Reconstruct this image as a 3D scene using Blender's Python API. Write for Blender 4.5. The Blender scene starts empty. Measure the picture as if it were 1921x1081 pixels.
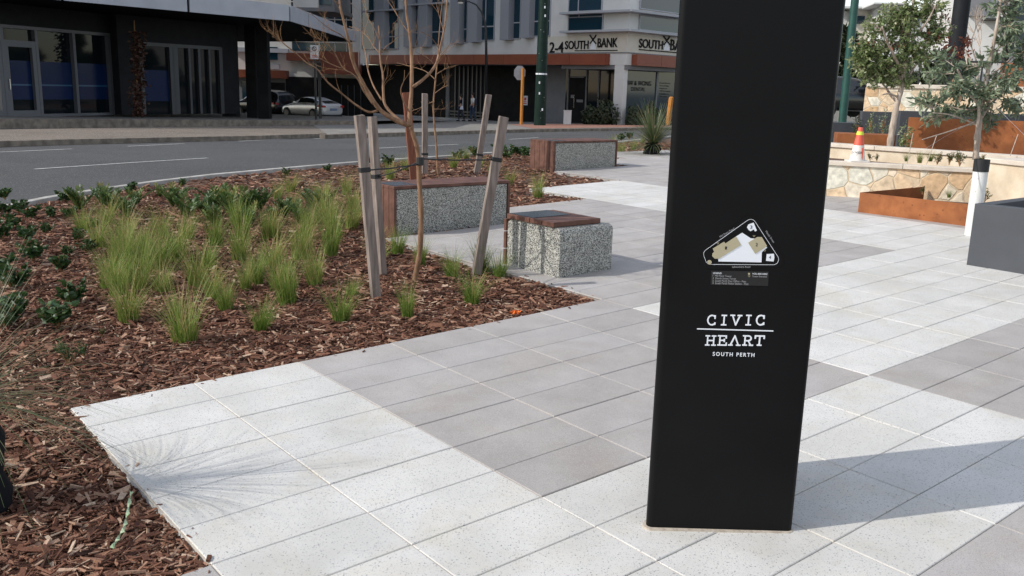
import bpy, bmesh, math, random
import numpy as np
from mathutils import Vector, Matrix
R = math.radians
rnd = random.Random(7)
sc = bpy.context.scene
COL = sc.collection
# ------------------------------------------------------------------ camera
FPX, PITCH, ROLL, HC = 1700.5, .2180, .0284, 1.627
cp, sp = math.cos(PITCH), math.sin(PITCH)
_F = Vector((0, cp, -sp)); _r = Vector((1, 0, 0)); _u = _r.cross(_F)
cr, sr = math.cos(ROLL), math.sin(ROLL)
_R = _r*cr + _u*sr; _U = _r*(-sr) + _u*cr
cam_d = bpy.data.cameras.new('camera'); cam = bpy.data.objects.new('camera', cam_d); COL.objects.link(cam)
M = Matrix((_R, _U, -_F)).transposed().to_4x4(); M.translation = Vector((0, 0, HC))
cam.matrix_world = M
cam_d.sensor_width = 36; cam_d.lens = 36*FPX/1921; cam_d.clip_end = 3000; cam_d.clip_start = .05
sc.camera = cam
# ------------------------------------------------------------------ sky and sun
SUN_EL, SUN_DIR = R(35), Vector((.966, .258, 0))      # direction the shadows fall
w = bpy.data.worlds.new('World'); sc.world = w; w.use_nodes = True
nt = w.node_tree; nt.nodes.clear()
out = nt.nodes.new('ShaderNodeOutputWorld'); bg = nt.nodes.new('ShaderNodeBackground')
sky = nt.nodes.new('ShaderNodeTexSky'); sky.sky_type = 'NISHITA'; sky.sun_disc = False
sky.sun_elevation = SUN_EL
to_sun = -SUN_DIR
sky.sun_rotation = math.atan2(to_sun.x, to_sun.y)
sky.air_density = 1.0; sky.dust_density = .6; sky.ozone_density = 1.0
# broken cloud mixed over the clear sky, on the sky's own direction vector
tc = nt.nodes.new('ShaderNodeTexCoord'); mp = nt.nodes.new('ShaderNodeMapping'); mp.inputs['Scale'].default_value = (1, 1, 3)
cn = nt.nodes.new('ShaderNodeTexNoise'); cn.inputs['Scale'].default_value = 2.6; cn.inputs['Detail'].default_value = 9; cn.inputs['Roughness'].default_value = .58
rp = nt.nodes.new('ShaderNodeValToRGB'); rp.color_ramp.elements[0].position = .43; rp.color_ramp.elements[1].position = .66
rp.color_ramp.elements[1].color = (.75, .75, .75, 1)
mx = nt.nodes.new('ShaderNodeMix'); mx.data_type = 'RGBA'; mx.inputs['B'].default_value = (10.2, 9.7, 9.1, 1)
nt.links.new(tc.outputs['Generated'], mp.inputs['Vector']); nt.links.new(mp.outputs[0], cn.inputs['Vector'])
nt.links.new(cn.outputs['Fac'], rp.inputs[0]); nt.links.new(rp.outputs[0], mx.inputs['Factor'])
nt.links.new(sky.outputs[0], mx.inputs['A']); nt.links.new(mx.outputs['Result'], bg.inputs[0])
nt.links.new(bg.outputs[0], out.inputs[0]); bg.inputs[1].default_value = .15
sd = bpy.data.lights.new('sun', 'SUN'); sd.energy = 3.2; sd.angle = R(.55); sd.color = (1, .955, .88)
sun = bpy.data.objects.new('sun', sd); COL.objects.link(sun); sun.location = (0, 0, 30)
d = Vector((SUN_DIR.x*math.cos(SUN_EL), SUN_DIR.y*math.cos(SUN_EL), -math.sin(SUN_EL)))
sun.rotation_euler = d.to_track_quat('-Z', 'Y').to_euler()
sc.view_settings.view_transform = 'Standard'; sc.view_settings.look = 'None'
sc.view_settings.exposure = 0.25; sc.view_settings.gamma = 1
sc.render.engine = 'CYCLES'
# ------------------------------------------------------------------ terrain and picture -> place helpers
def T(x, y):
    z = .0148*min(max(x, -5), 9)
    k, h, s0, s1 = 18., 4., .0195, -.023
    if y < k-h: return z + s0*y
    d = min(y-(k-h), 2*h)
    z += s0*(k-h) + s0*d + (s1-s0)*d*d/(4*h)
    if y > k+h: z += s1*(min(y, 70)-(k+h))
    return z
def ray(px, py): return _F + _R*((px-960.5)/FPX) - _U*((py-540.5)/FPX)
def G(px, py, dz=0.):
    d = ray(px, py); t = .5; o = Vector((0, 0, HC))
    while t < 300:
        p = o + d*t
        if p.z < T(p.x, p.y)+dz: break
        t *= 1.03
    a, b = t/1.03, t
    for _ in range(30):
        m = (a+b)/2; p = o + d*m
        if p.z < T(p.x, p.y)+dz: b = m
        else: a = m
    return p
def AT(px, py, Y):
    d = ray(px, py); return Vector((0, 0, HC)) + d*(Y/d.y)
YAW = .6880
GA = Vector((math.cos(YAW), math.sin(YAW), 0)); GB = Vector((math.sin(YAW), -math.cos(YAW), 0))
GO = Vector((-1.0197*HC, 2.7820*HC, 0))
def AB(a, b, dz=0.):                                   # paving grid (600 x 300 tiles) -> place
    p = GO + GA*(a*.6) + GB*(b*.3); p.z = T(p.x, p.y) + dz; return p
# ------------------------------------------------------------------ mesh builder
class MB:
    def __init__(s): s.v = []; s.f = []; s.m = []
    def add(s, vs, fs, mi=0):
        n = len(s.v); s.v += [tuple(v) for v in vs]
        s.f += [tuple(n+i for i in f) for f in fs]; s.m += [mi]*len(fs); return s
    def box(s, x0, x1, y0, y1, z0, z1, mi=0):
        return s.add([(x0,y0,z0),(x1,y0,z0),(x1,y1,z0),(x0,y1,z0),(x0,y0,z1),(x1,y0,z1),(x1,y1,z1),(x0,y1,z1)],
            [(3,2,1,0),(4,5,6,7),(0,1,5,4),(1,2,6,5),(2,3,7,6),(3,0,4,7)], mi)
    def hexa(s, lo, hi, mi=0):                         # two 4-point rings
        return s.add(list(lo)+list(hi), [(3,2,1,0),(4,5,6,7),(0,1,5,4),(1,2,6,5),(2,3,7,6),(3,0,4,7)], mi)
    def prism(s, pts, z0, z1, mi=0):                   # polygon in plan, extruded up
        n = len(pts)
        a = sum(pts[i][0]*pts[(i+1)%n][1]-pts[(i+1)%n][0]*pts[i][1] for i in range(n))
        if a < 0: pts = pts[::-1]
        lo = [(p[0],p[1],z0) for p in pts]; hi = [(p[0],p[1],z1) for p in pts]
        return s.add(lo+hi, [tuple(range(n-1,-1,-1)), tuple(range(n,2*n))]+[(i,(i+1)%n,n+(i+1)%n,n+i) for i in range(n)], mi)
    def tube(s, pts, rad, n=8, mi=0, cap=True):
        pts = [Vector(p) for p in pts]
        if not hasattr(rad, '__len__'): rad = [rad]*len(pts)
        vs = []; ref = Vector((.31, .17, 1)).normalized(); prev = None
        for i, p in enumerate(pts):
            t = (pts[min(i+1, len(pts)-1)]-pts[max(i-1, 0)])
            t = t.normalized() if t.length > 1e-9 else Vector((0,0,1))
            if prev is None:
                a = t.cross(Vector((1,0,0)) if abs(t.x) < .9 else Vector((0,1,0))).normalized()
            else:
                a = (prev - t*prev.dot(t)).normalized()
            prev = a; b = t.cross(a)
            for k in range(n):
                an = 2*math.pi*k/n; vs.append(p + (a*math.cos(an)+b*math.sin(an))*rad[i])
        fs = [(i*n+k, i*n+(k+1)%n, (i+1)*n+(k+1)%n, (i+1)*n+k) for i in range(len(pts)-1) for k in range(n)]
        if cap: fs += [tuple(range(n-1,-1,-1)), tuple((len(pts)-1)*n+k for k in range(n))]
        return s.add(vs, fs, mi)
    def lathe(s, prof, c=(0,0,0), n=20, mi=0):         # prof: (radius, z)
        vs = [(c[0]+r*math.cos(2*math.pi*k/n), c[1]+r*math.sin(2*math.pi*k/n), c[2]+z) for r, z in prof for k in range(n)]
        fs = [(i*n+k, i*n+(k+1)%n, (i+1)*n+(k+1)%n, (i+1)*n+k) for i in range(len(prof)-1) for k in range(n)]
        fs += [tuple(range(n-1,-1,-1)), tuple((len(prof)-1)*n+k for k in range(n))]
        return s.add(vs, fs, mi)
    def mesh(s, name):
        me = bpy.data.meshes.new(name); me.from_pydata(s.v, [], s.f); me.update()
        if any(s.m): me.polygons.foreach_set('material_index', s.m)
        return me
    def build(s, name, mat, parent=None, smooth=False, bev=0, local=False):
        return link(name, s.mesh(name), mat, parent, smooth, bev, local)
def rootloc(o):
    while o.parent: o = o.parent
    return o.location
def link(name, me, mat, parent=None, smooth=False, bev=0, local=False):
    o = bpy.data.objects.new(name, me); COL.objects.link(o)
    for m in (mat if isinstance(mat, (list, tuple)) else [mat]): me.materials.append(m)
    if parent is not None:
        if not local: me.transform(Matrix.Translation(-Vector(rootloc(parent))))
        o.parent = parent
    if smooth:
        me.polygons.foreach_set('use_smooth', [True]*len(me.polygons))
        if smooth != 'all' and hasattr(me, 'set_sharp_from_angle'): me.set_sharp_from_angle(angle=R(40))
    if bev:
        b = o.modifiers.new('bevel', 'BEVEL'); b.width = bev; b.segments = 2; b.limit_method = 'ANGLE'; b.angle_limit = R(35)
    return o
def npmesh(name, V, Fc, tint=None):
    me = bpy.data.meshes.new(name); nv = len(V); nf, k = Fc.shape
    me.vertices.add(nv); me.vertices.foreach_set('co', np.asarray(V, np.float32).ravel())
    me.loops.add(nf*k); me.loops.foreach_set('vertex_index', Fc.astype(np.int32).ravel())
    me.polygons.add(nf); me.polygons.foreach_set('loop_start', np.arange(0, nf*k, k, dtype=np.int32))
    if tint is not None:
        at = me.attributes.new('tint', 'FLOAT', 'POINT'); at.data.foreach_set('value', np.asarray(tint, np.float32))
    me.update(calc_edges=True); me.validate(); me.polygons.foreach_set('use_smooth', [False]*len(me.polygons)); return me
def tag(o, label, cat, group=None, kind=None):
    if label: o['label'] = label
    if cat: o['category'] = cat
    if group: o['group'] = group
    if kind: o['kind'] = kind
    return o
def thing(name, label, cat, loc=(0,0,0), group=None):
    o = bpy.data.objects.new(name, None); COL.objects.link(o); o.location = loc
    o.empty_display_size = .1
    return tag(o, label, cat, group)
def struct(o): o['kind'] = 'structure'; return o
def dup(root, loc, rotz=0, scale=1, label=None):
    r = root.copy(); COL.objects.link(r); r.location = loc; r.rotation_euler = (0, 0, rotz)
    r.scale = (scale,)*3 if not hasattr(scale, '__len__') else scale
    if label: r['label'] = label
    for ch in list(root.children):
        c = ch.copy(); COL.objects.link(c); c.parent = r
        for g in ch.children:
            e = g.copy(); COL.objects.link(e); e.parent = c
    return r
def text_mesh(body, size, depth=.002, space=1., bold=0., align='LEFT', xs=1.):
    c = bpy.data.curves.new('lettering', 'FONT'); c.body = body; c.size = size; c.extrude = depth; c.offset = bold
    c.space_character = space; c.align_x = align; c.resolution_u = 3
    o = bpy.data.objects.new('lettering', c); COL.objects.link(o)
    bpy.context.view_layer.update()
    me = bpy.data.meshes.new_from_object(o.evaluated_get(bpy.context.evaluated_depsgraph_get()))
    bpy.data.objects.remove(o)
    if xs != 1.: me.transform(Matrix.Diagonal((xs, 1, 1, 1)))
    return me
# ------------------------------------------------------------------ materials
def _n(nt, t, **kw):
    n = nt.nodes.new(t)
    for k, v in kw.items(): setattr(n, k, v)
    return n
def mat(name, c1, c2=None, scale=8, rough=.7, metal=0, spec=.5, bump=0, bscale=None, detail=6, stretch=(1,1,1),
        specks=None, lo=.35, hi=.65, coord='Object', tint=None, trans=0, voro=None, rgh2=None, big=None, stain=()):
    m = bpy.data.materials.new(name); m.use_nodes = True; nt = m.node_tree; L = nt.links.new
    p = nt.nodes['Principled BSDF']; p.inputs['Roughness'].default_value = rough; p.inputs['Metallic'].default_value = metal
    p.inputs['Specular IOR Level'].default_value = spec
    tc = _n(nt, 'ShaderNodeTexCoord'); mp = _n(nt, 'ShaderNodeMapping'); mp.inputs['Scale'].default_value = stretch
    L(tc.outputs[coord], mp.inputs[0]); vec = mp.outputs[0]
    c1 = (*c1, 1); c2 = (*(c2 or c1[:3]), 1)
    no = _n(nt, 'ShaderNodeTexNoise'); no.inputs['Scale'].default_value = scale; no.inputs['Detail'].default_value = detail
    L(vec, no.inputs['Vector'])
    rp = _n(nt, 'ShaderNodeValToRGB'); rp.color_ramp.elements[0].position = lo; rp.color_ramp.elements[1].position = hi
    rp.color_ramp.elements[0].color = c1; rp.color_ramp.elements[1].color = c2
    L(no.outputs['Fac'], rp.inputs[0]); col = rp.outputs[0]
    if tint is not None:                               # list of (pos, colour) on the 'tint' attribute
        at = _n(nt, 'ShaderNodeAttribute', attribute_name='tint'); r2 = _n(nt, 'ShaderNodeValToRGB')
        el = r2.color_ramp.elements
        while len(el) < len(tint): el.new(.5)
        for e, (ps, c) in zip(el, tint): e.position = ps; e.color = (*c, 1)
        L(at.outputs['Fac'], r2.inputs[0])
        mx = _n(nt, 'ShaderNodeMix', data_type='RGBA', blend_type='MULTIPLY'); mx.inputs['Factor'].default_value = 1
        L(col, mx.inputs['A']); L(r2.outputs[0], mx.inputs['B']); col = mx.outputs['Result']
    if big:                                            # (scale, low factor, high factor): broad weathering
        n2 = _n(nt, 'ShaderNodeTexNoise'); n2.inputs['Scale'].default_value = big[0]; n2.inputs['Detail'].default_value = 4
        L(tc.outputs[coord], n2.inputs['Vector'])
        mr = _n(nt, 'ShaderNodeMapRange'); mr.inputs[1].default_value = .3; mr.inputs[2].default_value = .7
        mr.inputs[3].default_value = big[1]; mr.inputs[4].default_value = big[2]; L(n2.outputs['Fac'], mr.inputs[0])
        mx = _n(nt, 'ShaderNodeMix', data_type='RGBA', blend_type='MULTIPLY'); mx.inputs['Factor'].default_value = 1
        L(col, mx.inputs['A']); L(mr.outputs[0], mx.inputs['B']); col = mx.outputs['Result']
    for (ss, p0, p1, scol, amt) in stain:              # soft blotches of dirt, straw coloured or grey
        n4 = _n(nt, 'ShaderNodeTexNoise'); n4.inputs['Scale'].default_value = ss; n4.inputs['Detail'].default_value = 7; n4.inputs['Roughness'].default_value = .62; n4.inputs['Distortion'].default_value = .6
        L(tc.outputs[coord], n4.inputs['Vector']); m4 = _n(nt, 'ShaderNodeMapRange'); m4.inputs[1].default_value = p0; m4.inputs[2].default_value = p1; m4.inputs[4].default_value = amt
        L(n4.outputs['Fac'], m4.inputs[0]); mx = _n(nt, 'ShaderNodeMix', data_type='RGBA', blend_type='MULTIPLY'); L(m4.outputs[0], mx.inputs['Factor']); L(col, mx.inputs['A']); mx.inputs['B'].default_value = (*scol, 1); col = mx.outputs['Result']
    for (sscale, thr, sc_col, amt) in (specks or []):
        vo = _n(nt, 'ShaderNodeTexVoronoi'); vo.inputs['Scale'].default_value = sscale; L(tc.outputs[coord], vo.inputs['Vector'])
        # only some cells carry a chip of aggregate
        lt = _n(nt, 'ShaderNodeMath', operation='LESS_THAN'); lt.inputs[1].default_value = thr; L(vo.outputs['Distance'], lt.inputs[0])
        sx = _n(nt, 'ShaderNodeSeparateColor'); L(vo.outputs['Color'], sx.inputs[0])
        l2 = _n(nt, 'ShaderNodeMath', operation='LESS_THAN'); l2.inputs[1].default_value = amt; L(sx.outputs[0], l2.inputs[0])
        mu = _n(nt, 'ShaderNodeMath', operation='MULTIPLY'); L(lt.outputs[0], mu.inputs[0]); L(l2.outputs[0], mu.inputs[1])
        mx = _n(nt, 'ShaderNodeMix', data_type='RGBA'); L(mu.outputs[0], mx.inputs['Factor']); L(col, mx.inputs['A'])
        mx.inputs['B'].default_value = (*sc_col, 1); col = mx.outputs['Result']
    L(col, p.inputs['Base Color'])
    if rgh2 is not None:
        mr = _n(nt, 'ShaderNodeMapRange'); mr.inputs[3].default_value = rough; mr.inputs[4].default_value = rgh2
        L(no.outputs['Fac'], mr.inputs[0]); L(mr.outputs[0], p.inputs['Roughness'])
    if bump:
        nb = _n(nt, 'ShaderNodeTexNoise'); nb.inputs['Scale'].default_value = bscale or scale*3; nb.inputs['Detail'].default_value = 5
        L(vec, nb.inputs['Vector'])
        b = _n(nt, 'ShaderNodeBump'); b.inputs['Strength'].default_value = min(1, bump*1.); b.inputs['Distance'].default_value = .01 if bump < 1 else .01*bump
        L(nb.outputs['Fac'], b.inputs['Height']); L(b.outputs[0], p.inputs['Normal'])
    if trans:                                          # leaves let some light through
        tr = _n(nt, 'ShaderNodeBsdfTranslucent'); L(col, tr.inputs[0]); ms = _n(nt, 'ShaderNodeMixShader')
        ms.inputs[0].default_value = trans; L(p.outputs[0], ms.inputs[1]); L(tr.outputs[0], ms.inputs[2])
        L(ms.outputs[0], nt.nodes['Material Output'].inputs[0])
    return m
M_ = {}
def defm(k, *a, **kw): M_[k] = mat(k, *a, **kw)
defm('white_paving', (.57,.56,.535), (.66,.65,.63), scale=3, rough=.75, bump=.12, bscale=300, tint=[(0,(.93,.93,.92)),(.5,(.97,.965,.95)),(1,(1,1,1))],
     specks=[(66,.20,(.25,.25,.25),.36),(105,.24,(.27,.27,.27),.42),(160,.26,(.34,.34,.34),.5),(230,.3,(.46,.45,.44),.5)], big=(.8,.94,1.03), stain=[(2.3,.5,.72,(.90,.85,.72),.6),(1.1,.52,.75,(.8,.79,.77),.5),(5,.62,.75,(.72,.68,.6),.4)])
defm('grey_paving', (.36,.340,.322), (.42,.400,.380), scale=4, rough=.75, bump=.12, bscale=300, tint=[(0,(.88,.87,.87)),(.5,(.96,.95,.95)),(1,(1.0,1.0,1.02))],
     specks=[(260,.34,(.22,.21,.21),.5),(230,.3,(.5,.49,.47),.35)], big=(.8,.93,1.05), stain=[(1.6,.5,.72,(.86,.78,.70),.55),(6,.6,.75,(.75,.72,.68),.4)])
defm('joint_sand', (.38,.32,.26), (.52,.46,.38), scale=30, rough=.9, bump=.3)
defm('joint_dark', (.16,.14,.125), (.3,.26,.22), scale=12, rough=.9)
defm('mulch_soil', (.045,.022,.014), (.15,.085,.055), scale=14, rough=.95, bump=1.5, bscale=60, big=(1.2,.6,1.5))
defm('bark', (1,1,1), (.75,.72,.7), scale=60, rough=.85, bump=.4, bscale=180, spec=.25,
     tint=[(0,(.035,.015,.010)),(.28,(.11,.046,.028)),(.55,(.215,.098,.060)),(.78,(.36,.21,.14)),(1,(.60,.47,.35))])
defm('asphalt', (.046,.046,.046), (.080,.080,.079), scale=60, rough=.85, bump=.5, bscale=140, specks=[(38,.3,(.19,.19,.185),.35),(55,.3,(.03,.03,.032),.4)], big=(.35,.78,1.15), stain=[(.8,.55,.7,(.6,.6,.6),.6)])
defm('road_paint', (.50,.50,.48), (.26,.26,.25), scale=14, rough=.7)
defm('kerb', (.34,.32,.29), (.48,.46,.43), scale=6, rough=.85, bump=.3, bscale=60, big=(.8,.8,1.05))
defm('kerb_old', (.12,.10,.08), (.24,.20,.16), scale=5, rough=.9, bump=.4, bscale=60)
defm('gravel', (.12,.095,.075), (.22,.18,.145), scale=30, rough=.95, bump=1, bscale=90, specks=[(40,.35,(.42,.37,.31),.35),(60,.3,(.06,.05,.04),.35)], big=(.5,.8,1.1))
defm('footpath', (.17,.16,.145), (.25,.235,.215), scale=4, rough=.9, big=(.3,.8,1.1))
defm('brick_path', (.22,.10,.07), (.34,.17,.12), scale=8, rough=.9, specks=[(9,.2,(.18,.1,.08),.5)])
defm('earth', (.10,.09,.075), (.17,.15,.12), scale=2, rough=.95)
defm('black_paint', (.0045,.0045,.005), (.0055,.0055,.006), scale=5, rough=.26, spec=.14, rgh2=.5)
defm('sign_white', (.78,.80,.84), rough=.5)
defm('sign_gold', (.42,.37,.24), rough=.5)
defm('sign_black', (.008,.008,.009), rough=.35)
defm('sign_dim', (.30,.30,.31), rough=.5)
defm('terrazzo', (.42,.41,.365), (.51,.50,.45), scale=20, rough=.6, bump=.25, bscale=90, specks=[(125,.55,(.03,.031,.03),.5),(170,.5,(.06,.06,.058),.5),(85,.30,(.02,.02,.02),.28)], big=(2,.9,1.05))
defm('bench_timber', (.095,.042,.029), (.15,.07,.05), scale=10, rough=.6, spec=.3, stretch=(1,1,1), bump=.2, bscale=60, big=(6,.8,1.2))
defm('plaque', (.06,.07,.08), (.08,.09,.10), rough=.25, metal=.6)
defm('stake_grey', (.16,.125,.105), (.29,.235,.205), scale=5, rough=.85, stretch=(8,8,.8), bump=.5, bscale=12, big=(3,.8,1.15))
defm('stake_red', (.13,.04,.022), (.21,.07,.035), scale=5, rough=.8, stretch=(8,8,.8), bump=.4)
defm('rubber', (.012,.012,.013), rough=.6)
defm('tree_bark', (.17,.088,.045), (.30,.175,.10), scale=10, rough=.8, bump=.5, bscale=30, stretch=(3,3,1), big=(5,.75,1.15))
defm('twig', (.24,.125,.055), (.36,.20,.09), scale=15, rough=.75)
defm('gum_bark', (.30,.23,.18), (.48,.40,.33), scale=9, rough=.75, bump=.4, stretch=(3,3,.7))
defm('grass_blade', (.85,.85,.85), (1,1,1), scale=20, rough=.5, trans=.35, spec=.3, tint=[(0,(.07,.15,.02)),(.4,(.16,.255,.04)),(.8,(.29,.36,.085)),(1,(.50,.38,.17))])
defm('shrub_leaf', (.8,.8,.8), (1.1,1.1,1.1), scale=25, rough=.42, trans=.2, spec=.4, tint=[(0,(.018,.045,.012)),(.6,(.04,.09,.025)),(1,(.09,.15,.045))])
defm('cycad_leaf', (.85,.85,.85), (1.1,1.1,1.1), scale=25, rough=.45, trans=.25, spec=.4, tint=[(0,(.035,.075,.02)),(.55,(.08,.14,.035)),(.85,(.18,.22,.06)),(1,(.36,.27,.11))])
defm('spike_leaf', (.85,.85,.85), (1,1,1), scale=20, rough=.5, trans=.2, tint=[(0,(.05,.085,.03)),(.5,(.11,.15,.06)),(.85,(.2,.2,.10)),(1,(.45,.36,.22))])
defm('gum_leaf', (.8,.8,.8), (1.1,1.1,1.1), scale=20, rough=.35, trans=.4, spec=.6, tint=[(0,(.09,.14,.05)),(.45,(.20,.27,.10)),(.8,(.34,.38,.18)),(1,(.6,.58,.42))])
defm('blue_leaf', (.8,.8,.8), (1.1,1.1,1.1), scale=20, rough=.45, trans=.25, spec=.5, tint=[(0,(.09,.125,.08)),(.5,(.18,.235,.145)),(.85,(.28,.33,.21)),(1,(.34,.20,.12))])
defm('red_leaf', (.8,.8,.8), (1.1,1.1,1.1), scale=20, rough=.5, trans=.2, tint=[(0,(.10,.03,.02)),(1,(.30,.09,.045))])
defm('dark_leaf', (.8,.8,.8), (1.1,1.1,1.1), scale=20, rough=.6, trans=.1, tint=[(0,(.012,.022,.009)),(1,(.05,.065,.025))])
defm('corten', (.22,.068,.018), (.34,.115,.034), scale=4, rough=.8, bump=.1, bscale=40, big=(2.5,.8,1.1), specks=[(30,.3,(.17,.055,.018),.1)], stain=[(5,.5,.7,(.6,.5,.42),.7)])
defm('planter_grey', (.050,.054,.063), (.060,.065,.075), scale=3, rough=.65, bump=.05, bscale=60, stain=[(3,.5,.75,(.8,.8,.78),.6)])
defm('limestone_cap', (.56,.49,.41), (.66,.59,.50), scale=6, rough=.85, bump=.2, bscale=60)
defm('stone_cut', (.58,.47,.34), (.70,.60,.46), scale=5, rough=.85, bump=.3, bscale=50, big=(3,.85,1.1))
defm('pvc', (.66,.66,.63), (.72,.72,.70), scale=6, rough=.45, specks=[(20,.12,(.35,.27,.2),.3)], big=(4,.88,1))
defm('facade_dark', (.015,.016,.019), (.020,.021,.024), scale=3, rough=.6, spec=.12)
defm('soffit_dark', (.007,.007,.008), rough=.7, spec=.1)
defm('fascia', (.34,.355,.40), (.39,.405,.45), scale=1.5, rough=.45)
defm('alu_frame', (.12,.125,.14), rough=.4, metal=.3)
defm('alu_dark', (.06,.063,.07), rough=.4, metal=.4)
defm('glass', (.006,.009,.012), rough=.04, spec=.22)
defm('glass_blue', (.010,.035,.055), rough=.06, spec=.5)
defm('decal_blue', (.006,.018,.07), rough=.2, spec=.2)
defm('decal_line', (.02,.08,.17), rough=.2)
defm('interior_pale', (.14,.17,.16), (.06,.07,.07), scale=3, rough=.7)
defm('render_white', (.62,.61,.59), (.68,.67,.65), scale=1.2, rough=.8, big=(.25,.9,1.03))
defm('render_cream', (.58,.54,.46), (.64,.60,.52), scale=1.2, rough=.8)
defm('fin_grey', (.36,.37,.40), rough=.6)
defm('louvre_grey', (.27,.28,.31), rough=.6)
defm('canopy_orange', (.20,.045,.018), (.24,.058,.024), scale=1, rough=.5)
defm('wall_mid', (.17,.17,.18), (.20,.20,.21), scale=2, rough=.7)
defm('wall_black', (.010,.010,.011), (.016,.016,.017), scale=2, rough=.6, spec=.1)
defm('pole_green', (.004,.015,.011), (.007,.024,.017), scale=5, rough=.5, spec=.2, specks=[(6,.13,(.3,.3,.28),.3)])
defm('pole_teal', (.008,.055,.043), (.012,.075,.058), scale=5, rough=.5)
defm('pole_orange', (.42,.16,.02), (.5,.2,.03), scale=5, rough=.5)
defm('pole_black', (.015,.016,.018), rough=.4)
defm('sign_back', (.22,.22,.24), (.28,.28,.30), scale=4, rough=.45, metal=.5)
defm('lamp_glass', (.75,.75,.68), rough=.2)
defm('car_silver', (.62,.63,.66), rough=.25, metal=.35, spec=.7)
defm('car_black', (.008,.009,.011), rough=.15, spec=.7)
defm('car_glass', (.012,.014,.016), rough=.05, spec=.8)
defm('tyre', (.010,.015,.016), rough=.8)
defm('rim', (.05,.05,.055), rough=.4, metal=.3)
defm('lamp_red', (.35,.015,.012), rough=.2)
defm('plate', (.14,.2,.32), rough=.5)
defm('chrome', (.6,.6,.62), rough=.2, metal=1)
defm('skin', (.42,.25,.18), rough=.6)
defm('hair', (.02,.014,.01), rough=.7)
defm('shirt_white', (.58,.60,.68), rough=.8)
defm('cloth_black', (.012,.012,.014), rough=.85, spec=.1)
defm('jeans', (.025,.045,.085), rough=.85)
defm('bag_navy', (.02,.025,.045), rough=.7)
defm('cone_orange', (.60,.08,.045), (.7,.12,.07), scale=8, rough=.5)
defm('cone_white', (.72,.69,.65), (.62,.59,.55), scale=8, rough=.5)
defm('cone_lime', (.62,.72,.06), rough=.5)
defm('notice_red', (.6,.03,.03), rough=.5)
defm('flower_orange', (.75,.16,.02), rough=.6)
defm('ribbon', (.30,.46,.24), (.55,.62,.42), scale=60, rough=.6)
def stone_mat():
    m = mat('stone_cladding', (.9,.9,.9), (1.1,1.1,1.1), scale=12, rough=.85, bump=.4, bscale=45)
    nt = m.node_tree; L = nt.links.new; p = nt.nodes['Principled BSDF']; tc = nt.nodes['Texture Coordinate']
    wn = _n(nt, 'ShaderNodeTexNoise'); wn.inputs['Scale'].default_value = 3; L(tc.outputs['Object'], wn.inputs['Vector'])
    mxv = _n(nt, 'ShaderNodeMix', data_type='RGBA'); mxv.inputs['Factor'].default_value = .06
    L(tc.outputs['Object'], mxv.inputs['A']); L(wn.outputs['Color'], mxv.inputs['B'])
    vo = _n(nt, 'ShaderNodeTexVoronoi'); vo.inputs['Scale'].default_value = 4.2; L(mxv.outputs['Result'], vo.inputs['Vector'])
    ve = _n(nt, 'ShaderNodeTexVoronoi', feature='DISTANCE_TO_EDGE'); ve.inputs['Scale'].default_value = 4.2; L(mxv.outputs['Result'], ve.inputs['Vector'])
    sx = _n(nt, 'ShaderNodeSeparateColor'); L(vo.outputs['Color'], sx.inputs[0])
    rp = _n(nt, 'ShaderNodeValToRGB'); el = rp.color_ramp.elements
    for c in range(3): el.new(.5)
    for e, (ps, c) in zip(el, [(0,(.62,.50,.35)),(.3,(.70,.52,.34)),(.55,(.58,.38,.21)),(.75,(.72,.62,.48)),(1,(.68,.66,.56))]): e.position = ps; e.color = (*c, 1)
    L(sx.outputs[0], rp.inputs[0])
    n3 = _n(nt, 'ShaderNodeTexNoise'); n3.inputs['Scale'].default_value = 14; n3.inputs['Detail'].default_value = 8; L(tc.outputs['Object'], n3.inputs['Vector'])
    m3 = _n(nt, 'ShaderNodeMapRange'); m3.inputs[1].default_value = .3; m3.inputs[2].default_value = .7; m3.inputs[3].default_value = .72; m3.inputs[4].default_value = 1.2
    L(n3.outputs['Fac'], m3.inputs[0])
    mm = _n(nt, 'ShaderNodeMix', data_type='RGBA', blend_type='MULTIPLY'); mm.inputs['Factor'].default_value = 1; L(rp.outputs[0], mm.inputs['A']); L(m3.outputs[0], mm.inputs['B'])
    mr = _n(nt, 'ShaderNodeMapRange'); mr.inputs[1].default_value = .018; mr.inputs[2].default_value = .04; L(ve.outputs['Distance'], mr.inputs[0])
    mx = _n(nt, 'ShaderNodeMix', data_type='RGBA'); mx.inputs['A'].default_value = (.60,.48,.33,1); L(mr.outputs[0], mx.inputs['Factor']); L(mm.outputs['Result'], mx.inputs['B'])
    L(mx.outputs['Result'], p.inputs['Base Color'])
    b = [n for n in nt.nodes if n.type == 'BUMP'][0]; b2 = _n(nt, 'ShaderNodeBump'); b2.inputs['Strength'].default_value = .7; b2.inputs['Distance'].default_value = .012
    L(mr.outputs[0], b2.inputs['Height']); L(b.outputs[0], b2.inputs['Normal']); L(b2.outputs[0], p.inputs['Normal'])
    return m
M_['stone'] = stone_mat()
defm('vine_leaf', (.8,.8,.8), (1.1,1.1,1.1), scale=20, rough=.6, tint=[(0,(.03,.012,.008)),(1,(.09,.035,.02))])
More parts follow.
